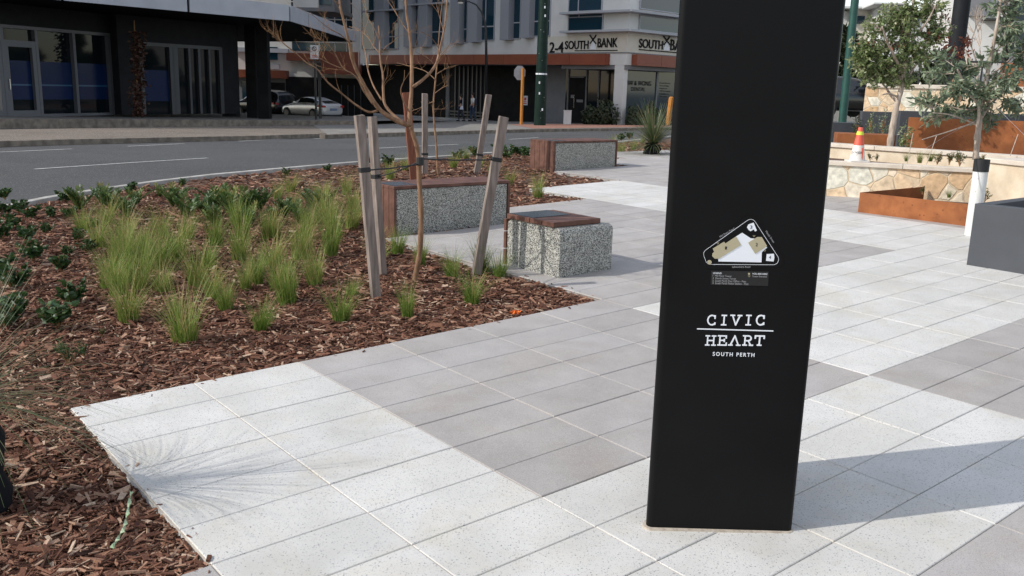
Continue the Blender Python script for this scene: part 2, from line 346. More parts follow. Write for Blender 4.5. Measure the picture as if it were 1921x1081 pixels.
# ------------------------------------------------------------------ ground, road, kerbs
def sheet(name, m, dz, poly, step, jitter=0, nz=None):     # terrain-following sheet over a plan polygon
    xs = [p[0] for p in poly]; ys = [p[1] for p in poly]
    bm = bmesh.new(); vs = [bm.verts.new((p[0], p[1], 0)) for p in poly]; bm.faces.new(vs)
    for ax, lo, hi in ((0, min(xs), max(xs)), (1, min(ys), max(ys))):
        k = math.ceil(lo/step)*step
        while k < hi:
            co = [0,0,0]; no = [0,0,0]; co[ax] = k; no[ax] = 1
            bmesh.ops.bisect_plane(bm, geom=bm.verts[:]+bm.edges[:]+bm.faces[:], plane_co=co, plane_no=no)
            k += step
    for v in bm.verts: v.co.z = T(v.co.x, v.co.y) + dz + (nz(v.co.x, v.co.y) if nz else 0)
    bmesh.ops.recalc_face_normals(bm, faces=bm.faces[:])
    me = bpy.data.meshes.new(name); bm.to_mesh(me); bm.free()
    if me.polygons[0].normal.z < 0: me.flip_normals()
    return link(name, me, m, smooth='all')
def gxy(pts, dz=0): return [tuple(G(x, y, dz)[:2]) for x, y in pts]
struct(sheet('ground', M_['earth'], -.16, [(-60,-12),(60,-12),(60,100),(-60,100)], 4))
g2 = MB(); zf = -1.35
for a in ((-900,-60,-400,900),(60,900,-400,900),(-60,60,100,900),(-60,60,-400,-12)):
    z = zf if a[2] != -400 or a[0] != -60 else -.6
    g2.add([(a[0],a[2],z),(a[1],a[2],z),(a[1],a[3],z),(a[0],a[3],z)], [(0,1,2,3)])
struct(g2.build('far_ground', M_['earth']))
KERB = gxy([(0,391),(100,371),(200,355),(300,341),(400,329),(520,318),(670,305),(832,294),(988,283),(1130,270),(1262,256)])
KERB = [(-5.6,-6),(-6.0,-2),(-6.05,4),(-6.0,8)] + KERB + [(7.5,34)]
MED_N = gxy([(0,275),(240,268.5),(480,262.5),(700,254),(820,250),(1000,245),(1250,241)], -.1)
MED_N = [(-17,4),(-13,12)] + MED_N + [(20,50)]
struct(sheet('road', M_['asphalt'], -.10, KERB + [(22,45),(24,60),(-5,60),(-24,60),(-24,4),(-17,-6)], 2))
struct(sheet('side_road', M_['asphalt'], -.155, [(-30,50),(30,50),(45,95),(-45,95)], 3))
def ribbon(name, m, line, wd, h0, h1, side=1, par=None):    # kerb: a strip with real height along a plan line
    mb = MB(); n = len(line); V = [Vector((p[0], p[1], 0)) for p in line]; off = []
    for i in range(n):
        t = (V[min(i+1,n-1)]-V[max(i-1,0)]).normalized(); off.append(Vector((-t.y, t.x, 0))*wd*side)
    vs = []
    for p, o in zip(V, off):
        z = T(p.x, p.y); q = p+o
        vs += [(p.x,p.y,z+h0),(q.x,q.y,z+h0),(q.x,q.y,z+h1),(p.x,p.y,z+h1)]
    fs = [(i*4+k, i*4+(k+1)%4, i*4+4+(k+1)%4, i*4+4+k) for i in range(n-1) for k in range(4)] + [(3,2,1,0), tuple(4*(n-1)+k for k in range(4))]
    mb.add(vs, fs); o = mb.build(name, m, par, bev=.01); return o
def fine(line, step):
    outp = []
    for a, b in zip(line, line[1:]):
        d = math.hypot(b[0]-a[0], b[1]-a[1]); k = max(1, int(d/step))
        outp += [(a[0]+(b[0]-a[0])*i/k, a[1]+(b[1]-a[1])*i/k) for i in range(k)]
    return outp + [line[-1]]
struct(ribbon('kerb', M_['kerb'], fine(KERB, .8), .11, -.14, .012, 1))
# median strip with gravel and its dark kerb
MED_F = gxy([(0,246),(240,242),(480,238.5),(700,236.5)], -.02)
MED_F = [(-22,4),(-17,14)] + MED_F
MEDP = MED_N[:6] + MED_F[::-1]
struct(sheet('median', M_['gravel'], .02, MEDP, 1.5))
struct(ribbon('median_kerb', M_['kerb_old'], fine(MED_N[:6], 1), .16, -.14, .024, -1))
struct(ribbon('median_kerb', M_['kerb_old'], fine(MED_N[:6], 1)[:], .02, -.14, -.02, 1))
# far footpaths
FPL = gxy([(0,229),(240,229),(480,230),(700,231)], .1)
FPL = [(-29,12),(-24,20)] + FPL
struct(ribbon('far_kerb', M_['kerb_old'], fine(FPL, 1.5), .15, -.14, .20, -1))
struct(sheet('footpath', M_['footpath'], .19, [(p[0]-.1, p[1]+.1) for p in FPL] + [(-4,58),(-30,66),(-55,66),(-55,12)], 2))
FPR = gxy([(610,256),(700,253),(820,249.5),(1000,244.5),(1262,241)], -.02)
struct(ribbon('corner_kerb', M_['kerb_old'], fine(FPR, 1.5), .2, -.14, .03, 1))
struct(sheet('corner_footpath', M_['footpath'], .024, [(p[0]+.05,p[1]+.15) for p in FPR] + [(22,52),(16,70),(-4,62),(-12,52)], 2))
BP = gxy([(955,233.5),(1240,232),(1262,238),(1000,241.5)], .02)
struct(sheet('brick_path', M_['brick_path'], .03, BP, 2))
def dash(p0, p1, wd, nm='lane_marking'):
    a = G(*p0, -.1); b = G(*p1, -.1); line = fine([a[:2], b[:2]], 1.5); mb = MB(); n = len(line)
    t = Vector((b.x-a.x, b.y-a.y, 0)).normalized(); o = Vector((-t.y, t.x, 0))*wd/2; vs = []
    for x, y in line:
        z = T(x, y)-.094; vs += [(x-o.x, y-o.y, z), (x+o.x, y+o.y, z)]
    mb.add(vs, [(2*i, 2*i+2, 2*i+3, 2*i+1) for i in range(n-1)])
    o_ = mb.build(nm, M_['road_paint']); struct(o_)
for a, b in (((65,318),(390,297)), ((0,286),(135,280)), ((240,275),(345,270)), ((448,265.5),(540,261)), ((590,260.5),(690,256)), ((700,279),(860,271)), ((955,262),(1010,258.5))):
    dash(a, b, .10)
# ------------------------------------------------------------------ paving: real 600 x 300 slabs over a bedding sheet
def paved(a, b):
    if a >= -1 and b >= 0: return True
    if a < -1: return b >= 6
    for am, bm_ in ((5,-10),(8,-13),(11,-17),(14,-22),(17,-26),(19,-31)):
        if a >= am and b >= bm_: return True
    return False
def is_white(a, b):
    if a < -1: return False
    if a < 1: return b >= 0
    if a < 5: return 7 <= b < 11
    if a < 11: return 1 <= b < 7
    if a < 14: return b < 17
    return 1 <= b < 40 and a < 17
mbp = {True: [[], [], []], False: [[], [], []]}; prn = random.Random(3)
for a in range(-9, 30):
    for b in range(-36, 26):
        if not paved(a+.5, b+.5) or a > 21 and b > 6: continue
        c = AB(a+.5, b+.5)
        if c.y < -1.5 or c.x > 12: continue
        V, Fq, Tn = mbp[is_white(a+.5, b+.5)]; n = len(V)
        ga, gb = .0024/.6, .0020/.3                        # joints: pale sand one way, tight and dark the other
        q = [(a+ga,b+gb),(a+1-ga,b+gb),(a+1-ga,b+1-gb),(a+ga,b+1-gb)]
        dzr = prn.uniform(-.0012, .0012); bv = .003
        V += [AB(x, y, -.06) for x, y in q] + [AB(x, y, -.002+dzr) for x, y in q]
        q2 = [(x+(bv/.6 if i in (0,3) else -bv/.6), y+(bv/.3 if i in (0,1) else -bv/.3)) for i, (x, y) in enumerate(q)]
        V += [AB(x, y, .001+dzr) for x, y in q2]
        Fq += [(n+3,n+2,n+1,n), (n+8,n+9,n+10,n+11)] + [(n+i,n+(i+1)%4,n+4+(i+1)%4,n+4+i) for i in range(4)] + [(n+4+i,n+4+(i+1)%4,n+8+(i+1)%4,n+8+i) for i in range(4)]
        Tn += [prn.random()]*12
for k, nm in ((True, 'white_paving'), (False, 'grey_paving')):
    V, Fq, Tn = mbp[k]
    me = npmesh(nm, np.array([tuple(v) for v in V]), np.array(Fq), Tn)
    bm = bmesh.new(); bm.from_mesh(me); bmesh.ops.recalc_face_normals(bm, faces=bm.faces[:]); bm.to_mesh(me); bm.free()
    struct(link(nm, me, M_[nm]))
mb = MB()
for a in range(-9, 30):
    for b in range(-36, 26):
        if paved(a+.5, b+.5) and not (a > 21 and b > 6):
            c = AB(a+.5, b+.5)
            if c.y < -1.5 or c.x > 12: continue
            mb.add([AB(a+.004,b,-.008), AB(a+.996,b,-.008), AB(a+.996,b+1,-.008), AB(a+.004,b+1,-.008)], [(0,1,2,3)], 1)
            mb.add([AB(a-.01,b,-.0035), AB(a+.01,b,-.0035), AB(a+.01,b+1,-.0035), AB(a-.01,b+1,-.0035)], [(0,1,2,3)], 0)
struct(link('paving_joints', mb.mesh('paving_joints'), [M_['joint_sand'], M_['joint_dark']]))
# ------------------------------------------------------------------ mulch bed
from mathutils import noise as mn
def bedz(x, y): return -.045 + .022*mn.noise((x*1.7, y*1.7, 0)) + .012*mn.noise((x*6, y*6, 3))
def inv_ab(x, y):
    v = Vector((x, y, 0))-Vector((GO.x, GO.y, 0)); return v.dot(GA)/.6, v.dot(GB)/.3
bedpoly = KERB[:] + [(6.5,29.5),(4.4,24),(3.6,20.5),(3.4,17),(3,12),(2,6.5),(0,4.5),(-.2,1),(-1,-6)]
struct(sheet('mulch_soil', M_['mulch_soil'], 0, bedpoly, .25, nz=bedz))
np.random.seed(5)
KX = [p[0] for p in KERB]; KY = [p[1] for p in KERB]
def in_bed(x, y):
    if paved(*inv_ab(x, y)): return False
    kx = float(np.interp(y, KY, KX)); return x > kx+.12 or False
def L_ok(x, y):                                        # farther than a few centimetres inside the paving
    return not any(in_bed(x+dx, y+dy) for dx, dy in ((-.07,0),(0,.07),(-.05,.05),(.05,.05)))
def chips(n, y0, y1, xr, lmin, lmax, seed):
    r = np.random.RandomState(seed); Vs = []; Ts = []
    cnt = 0
    while cnt < n:
        y = r.uniform(y0, y1); x = r.uniform(*xr)
        if abs(x) > abs(y)*.62+.6: continue
        spill = not in_bed(x, y)
        if spill and (r.uniform() > .025 or L_ok(x, y)): continue
        cnt += 1
        L = lmin + (lmax-lmin)*r.beta(1.3, 3.2); wd = L*r.uniform(.12, .42); th = wd*r.uniform(.18, .45)
        yaw = r.uniform(0, 2*math.pi); pt = r.normal(0, .2); rl = r.normal(0, .45)
        z = T(x, y) + bedz(x, y) + r.uniform(.004, .034)
        if spill: z = T(x, y)+.004; pt = rl = 0; L *= .5; wd *= .5
        c, s = math.cos(yaw), math.sin(yaw)
        ax = np.array([c*math.cos(pt), s*math.cos(pt), math.sin(pt)]); bx = np.array([-s*math.cos(rl), c*math.cos(rl), math.sin(rl)]); cx = np.cross(ax, bx)
        P0 = np.array([x, y, z]); t1, t2 = r.uniform(.25, 1, 2); sh = r.uniform(-.3, .3)*wd
        for e, tw in ((-1, t1), (1, t2)):
            for (u, v) in ((-1,-1),(1,-1),(1,1),(-1,1)):
                Vs.append(P0 + ax*e*L/2*(1+.12*u*r.uniform(-1,1)) + bx*(u*wd/2*tw + (sh if e > 0 else 0)) + cx*v*th/2*tw)
        tn = r.beta(1.9, 1.9); Ts += [tn]*8
    Fc = np.array([(3,2,1,0),(4,5,6,7),(0,1,5,4),(1,2,6,5),(2,3,7,6),(3,0,4,7)])
    F_ = (Fc[None] + (np.arange(n)*8)[:,None,None]).reshape(-1, 4)
    return np.array(Vs), F_, Ts
parts = [chips(13000, 2.1, 4.2, (-4,.2), .014, .11, 1), chips(36000, 4.1, 7.2, (-5.5,1), .016, .12, 2), chips(34000, 7, 12, (-6.5,1.5), .024, .13, 3), chips(14000, 12, 26, (-6,4.5), .04, .17, 4)]
V = []; Fq = []; Tn = []; o_ = 0
for v, f_, t in parts: V.append(v); Fq.append(f_+o_); o_ += len(v); Tn += t
ck = link('bark_mulch', npmesh('bark_mulch', np.concatenate(V), np.concatenate(Fq), Tn), M_['bark'])
tag(ck, 'reddish brown bark chips covering the garden bed beside the paving', 'bark mulch', kind='stuff')
# ------------------------------------------------------------------ blade and leaf makers
def blades(n, r0, hmin, hmax, lean, wd, seed, segs=4, curl=1.0, tints=(0, 1)):
    r = np.random.RandomState(seed); V = []; Fq = []; Tn = []
    for i in range(n):
        a = r.uniform(0, 2*math.pi); rr = r0*math.sqrt(r.uniform()); b = a + r.normal(0, .75)
        h = r.uniform(hmin, hmax); ln = lean*r.uniform(.05, 1)**.8*h; dx, dy = math.cos(b), math.sin(b); px, py = -dy, dx
        w0 = wd*r.uniform(.6, 1.3); t = r.uniform(*tints) if r.uniform() > .1 else 1.; n0 = len(V)
        for k in range(segs+1):
            u = k/segs; s_ = ln*(u**1.7)*curl; z = h*(u - .22*(ln/h)*u*u); ww = w0*(1-u*.92)/2
            x = rr*math.cos(a)+dx*s_; y = rr*math.sin(a)+dy*s_
            V += [(x-px*ww, y-py*ww, z), (x+px*ww, y+py*ww, z)]; Tn += [min(1, max(0, t+.25*(u-.4)))]*2
        Fq += [(n0+2*k, n0+2*k+1, n0+2*k+3, n0+2*k+2) for k in range(segs)]
    return np.array(V), np.array(Fq), Tn
def leafset(C, D, Ln, Wd, Tn, bend=.25, seed=0):           # folded diamond leaves with a tip and a widest point
    r = np.random.RandomState(seed); C = np.asarray(C, float); D = np.asarray(D, float); n = len(C)
    D /= np.linalg.norm(D, axis=1)[:,None]+1e-9; rv = r.normal(size=(n,3)); S = np.cross(D, rv); S /= np.linalg.norm(S, axis=1)[:,None]+1e-9
    N = np.cross(S, D); Ln = np.asarray(Ln)[:,None]; Wd = np.asarray(Wd)[:,None]
    p0 = C; p1 = C + D*Ln*.35 + S*Wd/2 + N*Wd*.15; p2 = C + D*Ln*.38 - N*Wd*.02; p3 = C + D*Ln*.35 - S*Wd/2 + N*Wd*.15
    p4 = C + D*Ln*.72 + S*Wd*.36 - N*Ln*bend*.3; p5 = C + D*Ln*.72 - S*Wd*.36 - N*Ln*bend*.3; p6 = C + D*Ln - N*Ln*bend
    V = np.stack([p0,p1,p2,p3,p4,p5,p6], 1).reshape(-1, 3)
    Fc = np.array([(0,1,2,2),(0,2,3,3),(1,4,6,2),(2,6,5,3)]); Fq = []
    base = (np.arange(n)*7)[:,None]
    tri = (np.array([(0,1,2),(0,2,3),(1,4,2),(2,4,6),(2,6,5),(2,5,3)])[None]+base[:,:,None]).reshape(-1,3)
    return V, tri, np.repeat(np.asarray(Tn), 7)
# ------------------------------------------------------------------ vertical picture planes
class Face:                                            # a vertical plane through plan point P along direction D
    def __init__(s, P, D):
        s.P = Vector((P[0], P[1], 0)); s.D = Vector((D[0], D[1], 0)).normalized()
        s.N = Vector((s.D.y, -s.D.x, 0))
        if s.N.dot(-s.P) < 0: s.N = -s.N               # towards the viewer's side
    def hit(s, px, py, out=0):
        d = ray(px, py); o = Vector((0, 0, HC)); P = s.P + s.N*out
        t = (P-o).dot(s.N)/d.dot(s.N); p = o+d*t; return (p-s.P).dot(s.D), p.z
    def pt(s, u, z, out=0): q = s.P + s.D*u + s.N*out; return Vector((q.x, q.y, z))
    def box(s, mb, u0, u1, z0, z1, o0, o1, mi=0):
        if u0 > u1: u0, u1 = u1, u0
        lo = [s.pt(u0,z0,o0), s.pt(u1,z0,o0), s.pt(u1,z0,o1), s.pt(u0,z0,o1)]; hi = [s.pt(u0,z1,o0), s.pt(u1,z1,o0), s.pt(u1,z1,o1), s.pt(u0,z1,o1)]
        if s.D.cross(s.N).z < 0: lo.reverse(); hi.reverse()
        return mb.hexa(lo, hi, mi)
    def rect(s, x0, y0, x1, y1, out=0):
        u0 = s.hit(x0, (y0+y1)/2, out)[0]; u1 = s.hit(x1, (y0+y1)/2, out)[0]; xm = (x0+x1)/2
        return u0, u1, s.hit(xm, y1, out)[1], s.hit(xm, y0, out)[1]
    def pbox(s, mb, x0, y0, x1, y1, o0, o1, mi=0): return s.box(mb, *s.rect(x0, y0, x1, y1, max(o0, o1)), o0, o1, mi)
    def frame(s):                                      # matrix: local x along D (rightwards), y up, z out
        D = s.D
        return Matrix(((D.x, 0, s.N.x, 0), (D.y, 0, s.N.y, 0), (0, 1, 0, 0), (0, 0, 0, 1)))
def face_mesh(F, me, u, z, out):
    m = F.frame(); q = F.pt(u, z, out); m.translation = q; me.transform(m); return me
def ftext(F, body, x0, y0, x1, y1, out, m, parent, name='lettering', depth=.002, space=1., bold=0., cap=.7):
    me = text_mesh(body, 1, depth, space, bold)
    if not me.vertices: return
    xs = [v.co.x for v in me.vertices]; ys = [v.co.y for v in me.vertices]
    u0, u1, z0, z1 = F.rect(x0, y0, x1, y1, out)
    sx = (u1-u0)/(max(xs)-min(xs)); sy = (z1-z0)/(max(ys)-min(ys)); mx_, my_ = min(xs), min(ys)
    for v in me.vertices: v.co.x = (v.co.x-mx_)*sx; v.co.y = (v.co.y-my_)*sy
    for v in me.vertices: v.co.z *= 1
    face_mesh(F, me, u0, z0, out); return link(name, me, m, parent)
# ------------------------------------------------------------------ pylon
pz = T(.76, 3.2)
pyl = thing('sign_pylon', 'tall black triangular sign pylon with white lettering and site map standing on the pale paving', 'sign pylon', (.77, 3.19, pz))
pf = G(1211, 994); pr = G(1481, 998); PX0, PX1, PYF = pf.x, pr.x, (pf.y+pr.y)/2
def round_poly(pts, r, k=6):
    outp = []; n = len(pts)
    for i in range(n):
        p = Vector(pts[i]); a = (Vector(pts[i-1])-p).normalized(); b = (Vector(pts[(i+1)%n])-p).normalized()
        h = a.angle(b)/2; dd = r/math.tan(h); c = p + (a+b).normalized()*(r/math.sin(h)); s0 = p+a*dd-c; s1 = p+b*dd-c
        an = s0.angle(s1)
        for j in range(k+1):
            t = j/k; v = s0*(math.sin((1-t)*an)/math.sin(an)) + s1*(math.sin(t*an)/math.sin(an)); outp.append(tuple(c+v))
    return outp
rr = .022; tri = [(PX0-.012, PYF), (PX1+.028, PYF), ((PX0+PX1)/2+.01, PYF+.50)]
mb = MB(); mb.prism(round_poly(tri, rr), pz+.004, pz+3.4); mb.build('body', M_['black_paint'], pyl, smooth=True)
mb = MB(); mb.prism(round_poly([(tri[0][0]-.02,tri[0][1]-.012),(tri[1][0]+.012,tri[1][1]-.012),(tri[2][0],tri[2][1]+.02)], rr+.01), pz-.01, pz+.0035); mb.build('mortar_bed', M_['joint_sand'], pyl)
PF = Face((PX0, PYF), (1, 0))
def zpoly(pts, lift, m, name, par, sx=3.605, ox=1290, oy=390, th=.0012, smooth=False):
    """a flat vinyl shape on the pylon front, given as corner points"""
    q = [PF.hit(ox+x/sx, oy+y/sx) for x, y in pts]; n = len(q)
    mb = MB(); vs = [PF.pt(u, z, lift) for u, z in q] + [PF.pt(u, z, lift+th) for u, z in q]
    mb.add(vs, [tuple(range(n-1,-1,-1)), tuple(range(n,2*n))] + [(i,(i+1)%n,n+(i+1)%n,n+i) for i in range(n)])
    bm = bmesh.new(); me = mb.mesh(name); bm.from_mesh(me); bmesh.ops.recalc_face_normals(bm, faces=bm.faces[:]); bm.to_mesh(me); bm.free()
    return link(name, me, m, par)
def rp2(pts, r, k=5): return round_poly(pts, r, k)
mp_ = zpoly(rp2([(50,355),(430,20),(690,400),(120,412)], 48), .0005, M_['black_paint'], 'map_panel', pyl)
def outline(pts, wd, lift, m, name, par, close=True):
    q = [PF.hit(1290+x/3.605, 390+y/3.605) for x, y in pts]; mb = MB(); n = len(q); rng = range(n if close else n-1)
    for i in rng:
        a = Vector((*q[i], 0)); b = Vector((*q[(i+1)%n], 0)); t = (b-a)
        if t.length < 1e-6: continue
        t.normalize(); o = Vector((-t.y, t.x, 0))*wd/2; a2 = a-t*wd*.3; b2 = b+t*wd*.3
        mb.add([PF.pt(v.x, v.y, lift) for v in (a2-o, b2-o, b2+o, a2+o)] + [PF.pt(v.x, v.y, lift+.0008) for v in (a2-o, b2-o, b2+o, a2+o)],
               [(0,1,2,3),(7,6,5,4),(4,5,1,0),(5,6,2,1),(6,7,3,2),(7,4,0,3)])
    return mb.build(name, m, par)
outline(rp2([(100,300),(435,62),(645,385),(130,382)], 36), .0012, .0019, M_['sign_white'], 'road_outline', mp_)
zpoly([(325,195),(368,168),(425,205),(470,210),(537,268),(500,300),(498,368),(208,362),(205,345),(360,250)], .0018, M_['sign_white'], 'plaza_shape', mp_)
zpoly([(168,275),(245,228),(254,240),(325,193),(360,250),(210,343),(180,342),(164,325),(166,308),(178,296)], .0032, M_['sign_gold'], 'building_shape', mp_)
zpoly([(407,235),(470,196),(500,197),(535,258),(455,310)], .0032, M_['sign_gold'], 'building_shape', mp_)
zpoly([(400,132),(410,112),(430,105),(445,100),(455,125),(467,152),(455,160),(445,145),(425,158),(412,150)], .0018, M_['sign_white'], 'building_shape', mp_)
zpoly([(534,312),(582,310),(585,335),(580,362),(529,358)], .0018, M_['sign_white'], 'building_shape', mp_)
zpoly([(146+15*math.cos(t*math.pi/8), 367+15*math.sin(t*math.pi/8)) for t in range(16)], .0032, M_['sign_gold'], 'location_dot', mp_)
Zx = lambda x: 1290+x/3.605
Zy = lambda y: 390+y/3.605
for ch, x, y, h, l in (('1',259,272,20,.0048),('2',467,249,22,.0048),('3',430,131,22,.0034),('4',557,335,22,.0034)):
    ftext(PF, ch, Zx(x-h*.3), Zy(y-h/2), Zx(x+h*.3), Zy(y+h/2), l, M_['sign_black'], mp_, 'numeral', .0003)
def road_name(body, x0, y0, x1, y1, h):
    me = text_mesh(body, 1, .0003); xs = [v.co.x for v in me.vertices]; ys = [v.co.y for v in me.vertices]
    a = Vector(PF.hit(Zx(x0), Zy(y0))); b = Vector(PF.hit(Zx(x1), Zy(y1))); t = (b-a); n_ = Vector((-t.y, t.x)).normalized()
    hh = h/3.605*.0018
    for v in me.vertices:
        q = a + t*((v.co.x-min(xs))/(max(xs)-min(xs))) + n_*((v.co.y-min(ys))/(max(ys)-min(ys))*hh)
        w_ = PF.pt(q.x, q.y, .002+v.co.z); v.co = w_
    link('road_name', me, M_['sign_dim'], mp_)
road_name('Mill Point Road', 220, 202, 316, 144, 13); road_name('Mends Street', 524, 160, 578, 238, 13); road_name('Labouchere Road', 300, 405, 422, 405, 13)
lg = zpoly([(158,425),(548,432),(543,528),(155,520)], .0005, M_['sign_black'], 'legend_panel', pyl)
for tx, x0, y0, x1, y1, m in (('LEGEND',172,437,230,448,'sign_white'),('1  Mill Point Tower',170,455,298,467,'sign_dim'),('2  Mends Street Tower',169,472,328,484,'sign_dim'),
      ('3  South Perth Post Office - Post',168,489,396,502,'sign_dim'),('4  South Perth Police Station - Post',167,505,412,519,'sign_dim'),('YOU ARE HERE',437,442,540,453,'sign_white'),('Tower Entrance',436,459,536,470,'sign_dim')):
    ftext(PF, tx, Zx(x0), Zy(y0), Zx(x1), Zy(y1), .0022, M_[m], lg, 'legend_line', .0003)
zpoly([(414+7*math.cos(t*math.pi/6), 446+7*math.sin(t*math.pi/6)) for t in range(12)], .0018, M_['sign_gold'], 'legend_dot', lg)
outline([(407,459),(422,459),(414,468)], .0008, .0018, M_['sign_gold'], 'legend_arrow', lg)
for x, y in ((203,240),(448,192),(520,290)): outline([(x-8,y-5),(x+8,y-5),(x,y+6)], .0008, .0019, M_['sign_gold'], 'entrance_arrow', mp_)
# slab serif lettering drawn as strokes in a 1 x 1.25 box
def arc(cx, cy, rx, ry, a0, a1, n=14): return [(cx+rx*math.cos(R(a0+(a1-a0)*i/n)), cy+ry*math.sin(R(a0+(a1-a0)*i/n))) for i in range(n+1)]
GL = {'C': [arc(.5,.5,.46,.5,48,312), [(.82,.70),(.82,.97)], [(.84,.06),(.84,.22)]],
      'I': [[(.5,0),(.5,1)], [(.2,0),(.8,0)], [(.2,1),(.8,1)]],
      'V': [[(.08,1),(.5,0),(.92,1)], [(-.1,1),(.3,1)], [(.7,1),(1.1,1)]],
      'H': [[(.15,0),(.15,1)], [(.85,0),(.85,1)], [(.15,.5),(.85,.5)], [(-.05,0),(.35,0)], [(.65,0),(1.05,0)], [(-.05,1),(.35,1)], [(.65,1),(1.05,1)]],
      'E': [[(.15,0),(.15,1)], [(-.05,1),(.85,1)], [(-.05,0),(.9,0)], [(.15,.52),(.65,.52)], [(.85,1),(.85,.78)], [(.9,0),(.9,.24)], [(.65,.4),(.65,.64)]],
      'A': [[(.05,0),(.5,1),(.95,0)], [(-.15,0),(.25,0)], [(.75,0),(1.15,0)]],
      'R': [[(.15,0),(.15,1)], [(-.05,1),(.5,1)]+arc(.5,.74,.33,.26,90,-90,10)+[(.15,.48)], [(.5,.48),(.85,0)], [(-.05,0),(.35,0)], [(.7,0),(1.05,0)]],
      'T': [[(.5,0),(.5,1)], [(0,1),(1,1)], [(.3,0),(.7,0)], [(0,1),(0,.75)], [(1,1),(1,.75)]]}
def stroke(word, xs, ytop, ybot, wpx, name):
    mb = MB(); wd = .0045; k = 0
    for ch, x in zip(word, xs):
        wl = wpx if ch != 'I' else wpx*.8
        u0, u1, z0, z1 = PF.rect(x-wl/2, ytop, x+wl/2, ybot); z0 += wd/2; z1 -= wd/2
        for pl in GL[ch]:
            P = [Vector((u0+(u1-u0)*a, z0+(z1-z0)*b, 0)) for a, b in pl]
            for a, b in zip(P, P[1:]):
                t = (b-a).normalized(); o = Vector((-t.y, t.x, 0))*wd/2; a2 = a-t*wd*.42; b2 = b+t*wd*.42
                l0 = .0007; l1 = .002 + .00006*k; k += 1
                mb.add([PF.pt(v.x, v.y, l0) for v in (a2-o, b2-o, b2+o, a2+o)] + [PF.pt(v.x, v.y, l1) for v in (a2-o, b2-o, b2+o, a2+o)],
                       [(0,1,2,3),(7,6,5,4),(4,5,1,0),(5,6,2,1),(6,7,3,2),(7,4,0,3)])
    return mb.build(name, M_['sign_white'], pyl)
stroke('CIVIC', [1335.5,1358,1380.5,1404,1427], 590.5, 610.5, 17, 'lettering')
stroke('HEART', [1333,1356,1378,1403,1424.5], 629, 648.5, 16.5, 'lettering')
mb = MB(); PF.pbox(mb, 1307.5, 618.2, 1451, 620.2, .0007, .002); mb.build('dividing_line', M_['sign_white'], pyl)
ftext(PF, 'SOUTH PERTH', 1337, 661.5, 1415.5, 668.8, .0022, M_['sign_white'], pyl, 'lettering', .0003, space=1.35, bold=.018)
# ------------------------------------------------------------------ benches
def bench_frame(a, b):
    o = AB(a, b); F = Face(o, GA); return o, F
def make_bench(label, a, b, L, Dp, H):
    o, F = bench_frame(a, b); N = F.N; z0 = min(T(o.x, o.y), T(*(F.pt(L, 0)[:2])))-.06; z1 = T(o.x, o.y)*.5 + T(*(F.pt(L,0)[:2]))*.5 + H
    t = thing('block_bench', label, 'bench', (o.x, o.y, T(o.x, o.y)), 'concrete block benches beside the garden bed')
    mb = MB(); F.box(mb, .034, L-.034, z0, z1-.034, -.012, -Dp+.012); mb.build('concrete_block', M_['terrazzo'], t, bev=.012)
    n = 5; wd = Dp/n
    for k in range(n):
        o0 = -k*wd-.002; o1 = -(k+1)*wd+.004
        mb = MB(); F.box(mb, 0, L, z1-.03, z1, o0, o1); mb.build('top_board', M_['bench_timber'], t, bev=.003)
        mb = MB(); F.box(mb, 0, .03, z0, z1-.0315, o0, o1); mb.build('end_board', M_['bench_timber'], t, bev=.003); mb = MB(); F.box(mb, L-.03, L, z0, z1-.0315, o0, o1); mb.build('end_board', M_['bench_timber'], t, bev=.003)
    mb = MB(); F.box(mb, .03, .30, z1+.0005, z1+.003, -.05, -.36); mb.build('metal_plaque', M_['plaque'], t)
    return t
make_bench('long bench with timber wrapped over a speckled concrete block, behind the propped bare tree', 5.22, -10.2, 1.47, .50, .47)
make_bench('farthest timber and concrete bench, by the road kerb, its slatted end facing left', 14.0, -22.05, 1.47, .62, .47)
# single seat cube
o = AB(5.33, -2.32); cube = thing('cube_bench', 'cube shaped speckled concrete seat with four timber boards on top, nearest of the seats', 'bench', (o.x, o.y, T(o.x, o.y)), 'concrete block benches beside the garden bed')
F = Face(o, GA); z0 = T(o.x, o.y)-.06; z1 = z0+.06+.40
bm = bmesh.new()
mb = MB(); F.box(mb, 0, .62, z0, z1, 0, -.66); me = mb.mesh('concrete_block'); bm.from_mesh(me)
ed = [e for e in bm.edges if min(v.co.z for v in e.verts) > z1-.01 or abs(e.verts[0].co.z-e.verts[1].co.z) > .2]
u_ = lambda v: (v.co-F.P).dot(F.D)
e1 = [e for e in bm.edges if min(v.co.z for v in e.verts) > z1-.01 and (abs(u_(e.verts[0])-u_(e.verts[1])) > .2 or min(u_(v) for v in e.verts) > .5)]
e2 = [e for e in bm.edges if abs(e.verts[0].co.z-e.verts[1].co.z) > .2 and min(u_(v) for v in e.verts) > .5]
bmesh.ops.bevel(bm, geom=e1+e2, offset=.05, segments=5, affect='EDGES', profile=.5); bm.to_mesh(me); bm.free()
link('concrete_block', me, M_['terrazzo'], cube, smooth=True)
bw = .60/4
for k in range(4):
    mb = MB(); F.box(mb, -.02, .50, z1+.004, z1+.044, -.06-k*bw, -.06-(k+1)*bw+.008); mb.build('top_board', M_['bench_timber'], cube, bev=.003)
for k in range(3):
    zz = z1+.04-(k+1)*.15; mb = MB(); F.box(mb, -.012, .60, zz+.005, zz+.145-(.04 if k == 0 else 0), -.668, -.70); mb.build('back_board', M_['bench_timber'], cube, bev=.003)
mb = MB(); F.box(mb, .0, .42, z1+.0445, z1+.048, -.33, -.64); mb.build('metal_plaque', M_['plaque'], cube)
